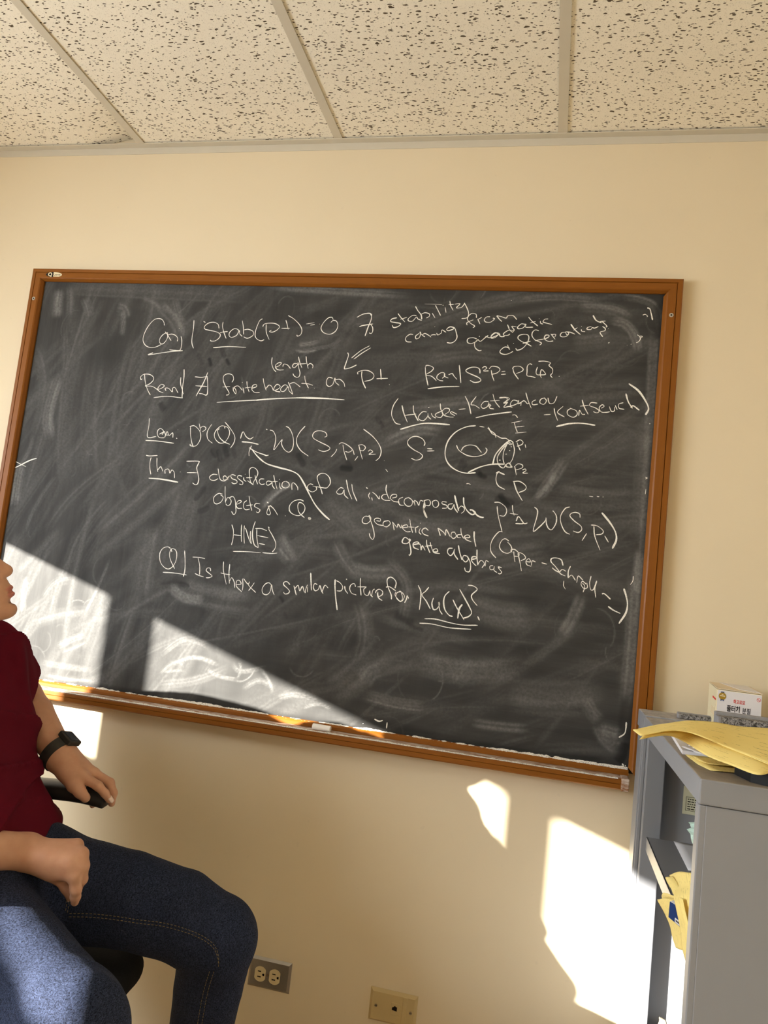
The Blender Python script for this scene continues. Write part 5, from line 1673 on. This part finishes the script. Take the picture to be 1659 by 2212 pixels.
# neck and hidden torso
body.rc(hp(-.072, -.040), NECK + np.array([-.012, 0, -.01]), .050, .056, .022)
body.rc(NECK + SIDE * .07, NECK - SIDE * .07, .045, .045, .05)
body.rc(CH + SIDE * .06, CH - SIDE * .06, .085, .085, .06)
body.rc(WA + SIDE * .05, WA - SIDE * .05, .080, .080, .06)
body.rc(PE + SIDE * .05, PE - SIDE * .05, .080, .080, .06)
# arms
for SH, EL, WR, r in ((L_SH, L_EL, L_WR, (.050, .043, .041, .0285)), (R_SH, R_EL, R_WR, (.050, .044, .043, .0300))):
    body.rc(SH, EL, r[0], r[1], .03)
    mid = EL + (WR - EL) * .32
    body.rc(EL, mid, r[1] * .96, r[2] + .002, .012)
    body.rc(mid, WR, r[2] + .002, r[3], .004)


def finger(S, pts, r, k=.004):
    S.chain(pts, r, k)


# --- left hand on the arm rest
lw = L_WR
mcps = [Pz(181, 1679, 1.595), Pz(202, 1671, 1.622), Pz(210, 1677, 1.648), Pz(207, 1687, 1.670)]
for mcp, r in zip(mcps, (.0125, .0130, .0120, .0110)):
    body.rc(lw + (mcp - lw) * .12, mcp, .0185, r, .016)
body.rc(lw, Pz(152, 1672, 1.608), .026, .018, .02)
body.rc(lw, Pz(170, 1660, 1.640), .026, .016, .02)
finger(body, [mcps[0], Pz(212, 1698, 1.585), Pz(227, 1714, 1.583), Pz(236, 1728, 1.588)], (.0110, .0094, .0083, .0070))
finger(body, [mcps[1], Pz(237, 1691, 1.612), Pz(244.5, 1713, 1.608), Pz(241, 1735, 1.610)], (.0112, .0096, .0085, .0072))
finger(body, [mcps[2], Pz(236, 1700, 1.645), Pz(238, 1720, 1.650), Pz(222, 1738, 1.650)], (.0105, .0090, .0080, .0068))
finger(body, [mcps[3], Pz(226, 1707, 1.676), Pz(222, 1726, 1.676), Pz(200, 1739, 1.664)], (.0095, .0080, .0072, .0064))
body.rc(Pz(143, 1668, 1.603), Pz(160, 1697, 1.580), .0190, .0135, .012)
finger(body, [Pz(160, 1697, 1.580), Pz(173, 1711, 1.572), Pz(184.5, 1723, 1.570)], (.0132, .0112, .0098), .006)
# --- right hand hanging over the thigh
rw = R_WR
rm = [Ph(161, 1893, 1.302), Ph(177, 1870, 1.312), Ph(176, 1845, 1.322), Ph(166, 1826, 1.336)]
for mcp, r in zip(rm, (.0130, .0135, .0130, .0120)):
    body.rc(rw + (mcp - rw) * .10, mcp, .0190, r, .010)
body.rc(rw + np.array([0, 0, -.004]), Ph(118, 1880, 1.318), .0260, .0180, .02)
body.rc(Ph(110, 1855, 1.312), Ph(150, 1862, 1.306), .0200, .0150, .02)
finger(body, [rm[0], Ph(164, 1922, 1.300), Ph(163, 1937, 1.306), Ph(161.5, 1948, 1.311)], (.0118, .0098, .0088, .0072))
finger(body, [rm[1], Ph(177, 1899, 1.322), Ph(167, 1917, 1.338), Ph(158, 1920, 1.350)], (.0120, .0100, .0086, .0072))
finger(body, [rm[2], Ph(178, 1874, 1.338), Ph(168, 1894, 1.358), Ph(156, 1898, 1.366)], (.0115, .0096, .0084, .0070))
finger(body, [rm[3], Ph(168, 1850, 1.352), Ph(158, 1866, 1.366), Ph(148, 1868, 1.370)], (.0105, .0086, .0076, .0066))
body.rc(Ph(90, 1858, 1.322), Ph(127, 1893, 1.328), .0180, .0125, .014)
finger(body, [Ph(127, 1893, 1.328), Ph(144, 1915, 1.330), Ph(153, 1936, 1.330)], (.0122, .0108, .0088), .006)

man = thing('person', tuple((L_HIP + R_HIP) / 2), 'seated person in maroon t-shirt and dark jeans, left hand gripping the black armrest', 'person')
bo = body.mesh('body', .0030, None, M['skin'], man)
me = bo.data
at_ = me.attributes.new('lip', 'FLOAT', 'POINT')
V = np.empty(len(me.vertices) * 3, np.float32)
me.vertices.foreach_get('co', V)
V = V.reshape(-1, 3).astype(float)
lv = np.zeros(len(V))
for c, r in zip(LIPS, ((.0115, .0060, .0205), (.0125, .0068, .0190))):
    q = ((V - c) @ HR.T) / np.array(r)
    lv = np.maximum(lv, np.clip((1.12 - np.linalg.norm(q, axis=1)) * 5, 0, .85))
at_.data.foreach_set('value', lv.astype(np.float32))

# nails
for tip, pre, nrm, rr in ((Pz(236, 1728, 1.588), Pz(227, 1714, 1.583), -ROWS[1] * .5 + ROWS[0] - ROWS[2] * .4, .0058), (Ph(153, 1936, 1.330), Ph(144, 1915, 1.330), -ROWS[0] - ROWS[2] * .3, .0075)):
    ax = unit(tip - pre)
    n_ = unit(nrm - ax * (nrm @ ax))
    s_ = np.cross(n_, ax)
    bm = bmesh.new()
    grid = []
    for i in range(7):
        row = []
        for j in range(7):
            a = (j / 6 - .5) * 1.9
            R = .0077
            w = 1.0 if i < 5 else (.9 if i == 5 else .7)
            row.append(bm.verts.new(tip + ax * (-.0065 + i * .0021) + n_ * (R * math.cos(a * w) + .0003) + s_ * R * math.sin(a * w)))
        grid.append(row)
    for i in range(6):
        for j in range(6):
            bm.faces.new((grid[i][j], grid[i + 1][j], grid[i + 1][j + 1], grid[i][j + 1]))
    no = obj('fingernail', bm, M['nail'], man, smooth=True)
    md = no.modifiers.new('t', 'SOLIDIFY')
    md.thickness = .0006

# hair
hair = SDF()
hair.el(hp(-.012, .052), (.102, .092, .082), HR, .02)
hair.el(hp(-.045, -.010), (.062, .060, .072), HR, .03)
hair.el(hp(.090, -.022), (.068, .080, .110), HR, .03, '-')
for s in (-1, 1): hair.el(hp(-.006, -.012, s * .080), (.026, .036, .030), HR, .02, '-')
hair.mesh('hair', .005, None, M['hair'], man)

# --- shirt
sh = SDF()
FWD = unit(np.cross(SIDE, np.array([0, 0, 1.0])))
if FWD[0] < 0: FWD = -FWD
UPT = unit(NECK - PE)
TF = unit(np.cross(SIDE, UPT))
if TF[0] < 0: TF = -TF
sh.rc(L_SH - SIDE * .02, R_SH + SIDE * .02, .066, .066, .05)
sh.rc(NECK + SIDE * .050, NECK - SIDE * .050, .064, .064, .06)
sh.rc(CH + SIDE * .085, CH - SIDE * .080, .114, .100, .07)
sh.rc(WA + SIDE * .075, WA - SIDE * .075, .117, .117, .06)
sh.rc(PE + SIDE * .075 + TF * .012, PE - SIDE * .075 + TF * .012, .122, .122, .07)
for SH, EL, t, r0, r1 in ((L_SH, L_EL, .62, .067, .061), (R_SH, R_EL, .60, .068, .064)):
    sh.rc(SH, SH + (EL - SH) * t, r0, r1, .035)
# openings: neck, sleeve ends, hem
sh.rc(NECK + UPT * .080, hp(-.07, .02), .064, .078, .008, '-')
for SH, EL, t in ((L_SH, L_EL, .62), (R_SH, R_EL, .60)):
    d = unit(EL - SH)
    e = SH + (EL - SH) * t
    sh.rc(e + d * .085, e + d * .25, .0835, .0835, .006, '-')
HEM = PE - UPT * .012


def shirt_disp(P):
    q = (P - WA) @ np.stack([UPT, TF, SIDE]).T
    low = np.clip((-.0 - q[:, 0]) / .16 + .35, 0, 1)
    ph = 34 * q[:, 0] + 13 * q[:, 1] - 7 * q[:, 2] + 1.1 * np.sin(17 * q[:, 1] + 11 * q[:, 2] + 3)
    w = .026 * low * (1 - np.abs(np.sin(ph))) ** 2 * (.55 + .45 * np.sin(21 * q[:, 1] - 12 * q[:, 2] + 1.5 * q[:, 0] * 20)) - .005 * low
    ph = 26 * q[:, 0] - 30 * q[:, 1] + 9 * q[:, 2] + np.sin(20 * q[:, 0])
    w += .011 * (1 - low) * (1 - np.abs(np.sin(ph))) ** 3
    w += .0048 * np.sin(30 * q[:, 0] - 26 * q[:, 1] + 14 * q[:, 2]) * (1 - low * .5)
    q2 = P - L_SH
    r = np.linalg.norm(q2, axis=1)
    w += .003 * np.clip(1 - r / .17, 0, 1) * np.sin(85 * (q2 @ SIDE) + 50 * (q2 @ TF))
    return w


sh.disp = shirt_disp
sho = sh.mesh('t_shirt', .0040, lambda P: (HEM - P) @ (UPT + SIDE * .32) - .004 * np.sin(P[:, 1] * 60), M['shirt'], man)
# ribbed collar
bm = bmesh.new()
cn = NECK + UPT * .052 + TF * .010
ring = [cn + (TF * math.cos(a) * .068 + SIDE * math.sin(a) * .070) + UPT * (-.016 * math.cos(a) + .002) for a in np.linspace(0, 2 * PI, 41)]
sweep(bm, [tuple(p) for p in ring], circ(.0065, 8, .6, 1.2), up=tuple(UPT))
obj('collar', bm, M['shirt'], man, smooth=True)

# --- jeans
je = SDF()
je.rc(L_HIP, R_HIP, .104, .104, .05)
je.rc(PE + SIDE * .05, PE - SIDE * .05, .108, .108, .06)
rm_ = R_HIP + (R_KN - R_HIP) * .5
l1, l2 = Pz(270, 1940, 1.535), Pz(385, 1975, 1.55)
je.rc(L_HIP, l1, .104, .0880, .03)
je.rc(l1, l2, .0880, .0840, .004)
je.rc(l2, L_KN, .0840, .0800, .004)
je.rc(L_KN, L_KN + (L_AN - L_KN) * .25, .0770, .0690, .012)
je.rc(L_KN + (L_AN - L_KN) * .25, L_AN, .0690, .0560, .004)
je.rc(R_HIP, rm_, .104, .092, .03)
je.rc(rm_, R_KN, .092, .083, .004)
je.rc(R_KN, R_KN + (R_AN - R_KN) * .35, .083, .070, .025)
je.rc(R_KN + (R_AN - R_KN) * .35, R_AN, .072, .060, .03)


def denim_disp(P):
    out = np.zeros(len(P))
    for a, b in ((L_HIP, L_KN), (R_HIP, R_KN)):
        ax = unit(b - a)
        q = P - a
        t = q @ ax / np.linalg.norm(b - a)
        g = np.clip(1 - np.abs(t - .95) / .35, 0, 1) + .6 * np.clip(1 - np.abs(t - .05) / .35, 0, 1) + .25
        out += .0008 * g * np.sin(t * 34 + q[:, 2] * 38 + 2.2 * np.sin(q[:, 1] * 30)) * np.clip(1 - (np.linalg.norm(q - np.outer(q @ ax, ax), axis=1) - .12) / .06, 0, 1) * (t > -.4) * (t < 1.5)
    return out


je.disp = denim_disp
jo = je.mesh('jeans', .0045, None, M['denim'], man)


def stitch(name, track, off, parent, dash=.0042, gap=.0030, r=.00052, lift=.0006):
    """dashed thread laid on the cloth along a seam"""
    P = [je.hit(u + off[0], v + off[1]) for u, v in [tuple(x) for x in crom([np.array(t, float) for t in track], 8)]]
    P = [p for p in P if p is not None]
    if len(P) < 3: return
    P = np.array(P)
    seg = np.linalg.norm(np.diff(P, axis=0), axis=1)
    s = np.concatenate([[0], np.cumsum(seg)])
    bm = bmesh.new()
    x = 0
    while x + dash < s[-1]:
        a = np.array([np.interp(x, s, P[:, i]) for i in range(3)])
        b = np.array([np.interp(x + dash, s, P[:, i]) for i in range(3)])
        n = unit(CAM - a)
        cyl(bm, a + n * lift, b + n * lift, r, None, 5)
        x += dash + gap
    return obj(name, bm, M['thread'], parent)


track1 = [(150, 1972), (200, 1973), (255, 1979), (300, 1986), (350, 1992), (400, 2005), (440, 2022), (462, 2040), (471, 2060), (473, 2082)]
track2 = [(462, 2098), (452, 2130), (444, 2165), (436, 2211)]
for tr, o2 in ((track1, (-1, 10)), (track2, (-11, 1))):
    # flat-felled inseam: a raised double layer of cloth
    bm = bmesh.new()
    A_ = [je.hit(u, v) for u, v in [tuple(x) for x in crom([np.array(t, float) for t in tr], 6)]]
    B_ = [je.hit(u + o2[0], v + o2[1]) for u, v in [tuple(x) for x in crom([np.array(t, float) for t in tr], 6)]]
    prev = None
    for a, b in zip(A_, B_):
        if a is None or b is None: continue
        n = unit(CAM - a)
        row = [bm.verts.new(a - n * .002), bm.verts.new(a + n * .0012), bm.verts.new(b + n * .0012), bm.verts.new(b - n * .002)]
        if prev:
            for i in range(3): bm.faces.new((prev[i], prev[i + 1], row[i + 1], row[i]))
        prev = row
    sm = obj('inseam', bm, M['denim'], jo, smooth=False)
    stitch('stitching', tr, (0, 1.2), jo, lift=.0018)
    stitch('stitching', tr, (o2[0] * .85, o2[1] * .85), jo, lift=.0018)
stitch('stitching', [(141, 1918), (144, 1940), (143, 1960), (139, 1974)], (0, 0), jo)
stitch('stitching', [(147, 1922), (149, 1942), (148, 1960), (145, 1972)], (0, 0), jo)

# --- shoes
for an, kn in ((L_AN, L_KN), (R_AN, R_KN)):
    s = SDF()
    an = np.array([an[0], an[1], .085])
    fw = unit(np.array([.95, .25 if an[1] > -.5 else -.2, 0]))
    s.rc(an + np.array([0, 0, -.01]), an + fw * -.03 + np.array([0, 0, -.045]), .045, .040, .03)
    s.rc(an + fw * -.03 + np.array([0, 0, -.045]), an + fw * .15 + np.array([0, 0, -.050]), .038, .034, .03)
    s.mesh('shoe', .006, None, M['plastic'], man)
    lo_ = je.p[-1]

# --- wrist watch
ax = unit(L_WR - L_EL)
hd = unit(mcps[1] - L_WR)
ax = unit(ax * .75 + hd * .25)
out = unit(ROWS[0] * .80 - ROWS[1] * .62)
out = unit(out - ax * (out @ ax))
sd_ = np.cross(ax, out)
wc = L_WR - ax * .010
watch = thing('wristwatch', tuple(wc))
watch.parent = man
watch.matrix_parent_inverse = man.matrix_world.inverted()
bm = bmesh.new()
NR = 44
R1, R2 = .0345, .0320
rings = []
for i in range(NR):
    a = 2 * PI * i / NR
    c_ = out * math.cos(a) * R1 + sd_ * math.sin(a) * R2
    n = unit(c_)
    w = .0125
    rings.append([bm.verts.new(wc + c_ + n * t + ax * x) for t, x in ((0, -w), (.0034, -w * .92), (.0036, 0), (.0030, w * .92), (0, w), (-.0008, 0))])
for i in range(NR):
    a, b = rings[i], rings[(i + 1) % NR]
    for j in range(6): bm.faces.new((a[j], a[(j + 1) % 6], b[(j + 1) % 6], b[j]))
st = obj('strap', bm, M['strap'], watch, smooth=False)
bm = bmesh.new()
for k in range(7):
    a = .62 + k * .115
    c_ = out * math.cos(a) * R1 - sd_ * math.sin(a) * R2
    n = unit(c_)
    t = np.cross(n, ax)
    Mx = Matrix(((ax[0], t[0], n[0], 0), (ax[1], t[1], n[1], 0), (ax[2], t[2], n[2], 0), (0, 0, 0, 1)))
    Mx.translation = Vector(wc + c_ + n * .0034)
    box(bm, (-.0052, -.0011, -.0006), (.0052, .0011, .0006), 0, Mx)
obj('strap_hole', bm, M['slot'], st)
Mx = Matrix(((ax[0], sd_[0], out[0], 0), (ax[1], sd_[1], out[1], 0), (ax[2], sd_[2], out[2], 0), (0, 0, 0, 1)))
Mx.translation = Vector(wc + out * .0350)
bm = bmesh.new()
box(bm, (-.0190, -.0195, -.003), (.0190, .0195, .0100), 0, Mx)
cs = obj('watch_case', bm, M['strap'], watch, bevel=.0035, seg=3)
bm = bmesh.new()
box(bm, (-.0135, -.0145, .0098), (.0135, .0145, .0106), 0, Mx)
obj('watch_glass', bm, M['glass'], cs, bevel=.0006)

# ================================================================== office chair
SX, SY = -.385, -.600
ch = thing('office_chair', (SX, SY, 0.0), 'black office chair with padded armrests and tall backrest under the seated person', 'chair')
# seat
st_ = SDF()
seat_z = .478
cx_f, cx_b = -.105, -.60
st_.rc((cx_b, SY - .20, seat_z), (cx_f, SY - .17, seat_z - .01), .045, .045, .06)
for t in (-.15, -.05, .05, .15, .22):
    st_.rc((cx_b + .03, SY + t, seat_z), (cx_f + .012 - abs(t) * .1, SY + t, seat_z - .012), .045, .040, .06)
st_.mesh('seat', .009, None, M['fabric'], ch)
bk_ = SDF()
for t in np.linspace(-.285, .285, 13):
    e = .035 * (abs(t) / .285) ** 3
    bk_.rc((-.655 + e, SY + .0 + t * .95, .56), (-.725 + e, SY + .0 + t, .90), .034, .034, .06)
    bk_.rc((-.725 + e, SY + .0 + t, .90), (-.760 + e, SY + .0 + t, np.interp(t, [-.285, -.15, 0, .15, .285], [1.115, 1.152, 1.160, 1.114, 1.046])), .034, .028, .06)
bk_.mesh('backrest', .010, None, M['fabric'], ch)
obj('back_bracket', B((-.72, SY - .06, .44), (-.60, SY, .52)), M['plastic'], ch, bevel=.01)
for nm, off in (('armrest', 1), ('armrest', -1)):
    bm = bmesh.new()
    if off > 0:
        path = [Pz(-40, 1694, 1.650), Pz(40, 1698, 1.648), Pz(95, 1702, 1.645), Pz(150, 1708, 1.640), Pz(190, 1716, 1.634), Pz(215, 1725, 1.630), Pz(231, 1734, 1.628)]
        sc_ = [1.0, 1.0, 1.0, .98, .9, .8, .62]
        back = np.array([-.56, SY + .24, .50])
    else:
        path = [np.array([p[0] - .10, -.965 + (p[1] + .41) * .6, p[2] - .10]) for p in path]
        back = np.array([-.56, SY - .26, .50])
    PP = crom(path, 4)
    ss = np.interp(np.linspace(0, 1, len(PP)), np.linspace(0, 1, len(sc_)), sc_)
    prof = []
    hw, hh = .036, .0165
    for i in range(20):
        a = 2 * PI * i / 20
        prof.append((hw * np.sign(math.cos(a)) * abs(math.cos(a)) ** .55, hh * np.sign(math.sin(a)) * abs(math.sin(a)) ** .6))
    sweep(bm, [tuple(p) for p in PP], prof, scale=list(ss))
    ar = obj(nm, bm, M['rubber'], ch, smooth=True)
    bm = bmesh.new()
    post = crom([path[0] + np.array([.06, 0, -.012]), path[0] + np.array([-.02, 0, -.03]), path[0] + np.array([-.06, 0, -.10]), (path[0] + back) / 2 + np.array([-.03, 0, 0]), back], 4)
    sweep(bm, [tuple(p) for p in post], circ(.018, 12, 1.2, .8), up=(0, 1, 0))
    obj('armrest_support', bm, M['plastic'], ar, smooth=True)
bm = bmesh.new()
cyl(bm, (SX, SY, .11), (SX, SY, .43), .028, .028, 24)
obj('gas_column', bm, M['plastic'], ch, smooth=False)
for k in range(5):
    a = 2 * PI * k / 5 + .3
    d = np.array([math.cos(a), math.sin(a), 0])
    bm = bmesh.new()
    cyl(bm, np.array([SX, SY, .115]) + d * .02, np.array([SX, SY, .085]) + d * .29, .026, .017, 14)
    lg = obj('base_leg', bm, M['plastic'], ch)
    bm = bmesh.new()
    s_ = np.array([-d[1], d[0], 0])
    q = np.array([SX, SY, .030]) + d * .285
    cyl(bm, q - s_ * .022, q + s_ * .022, .030, None, 18)
    cyl(bm, q, q + np.array([0, 0, .055]), .008, None, 10)
    obj('caster', bm, M['rubber'], lg)
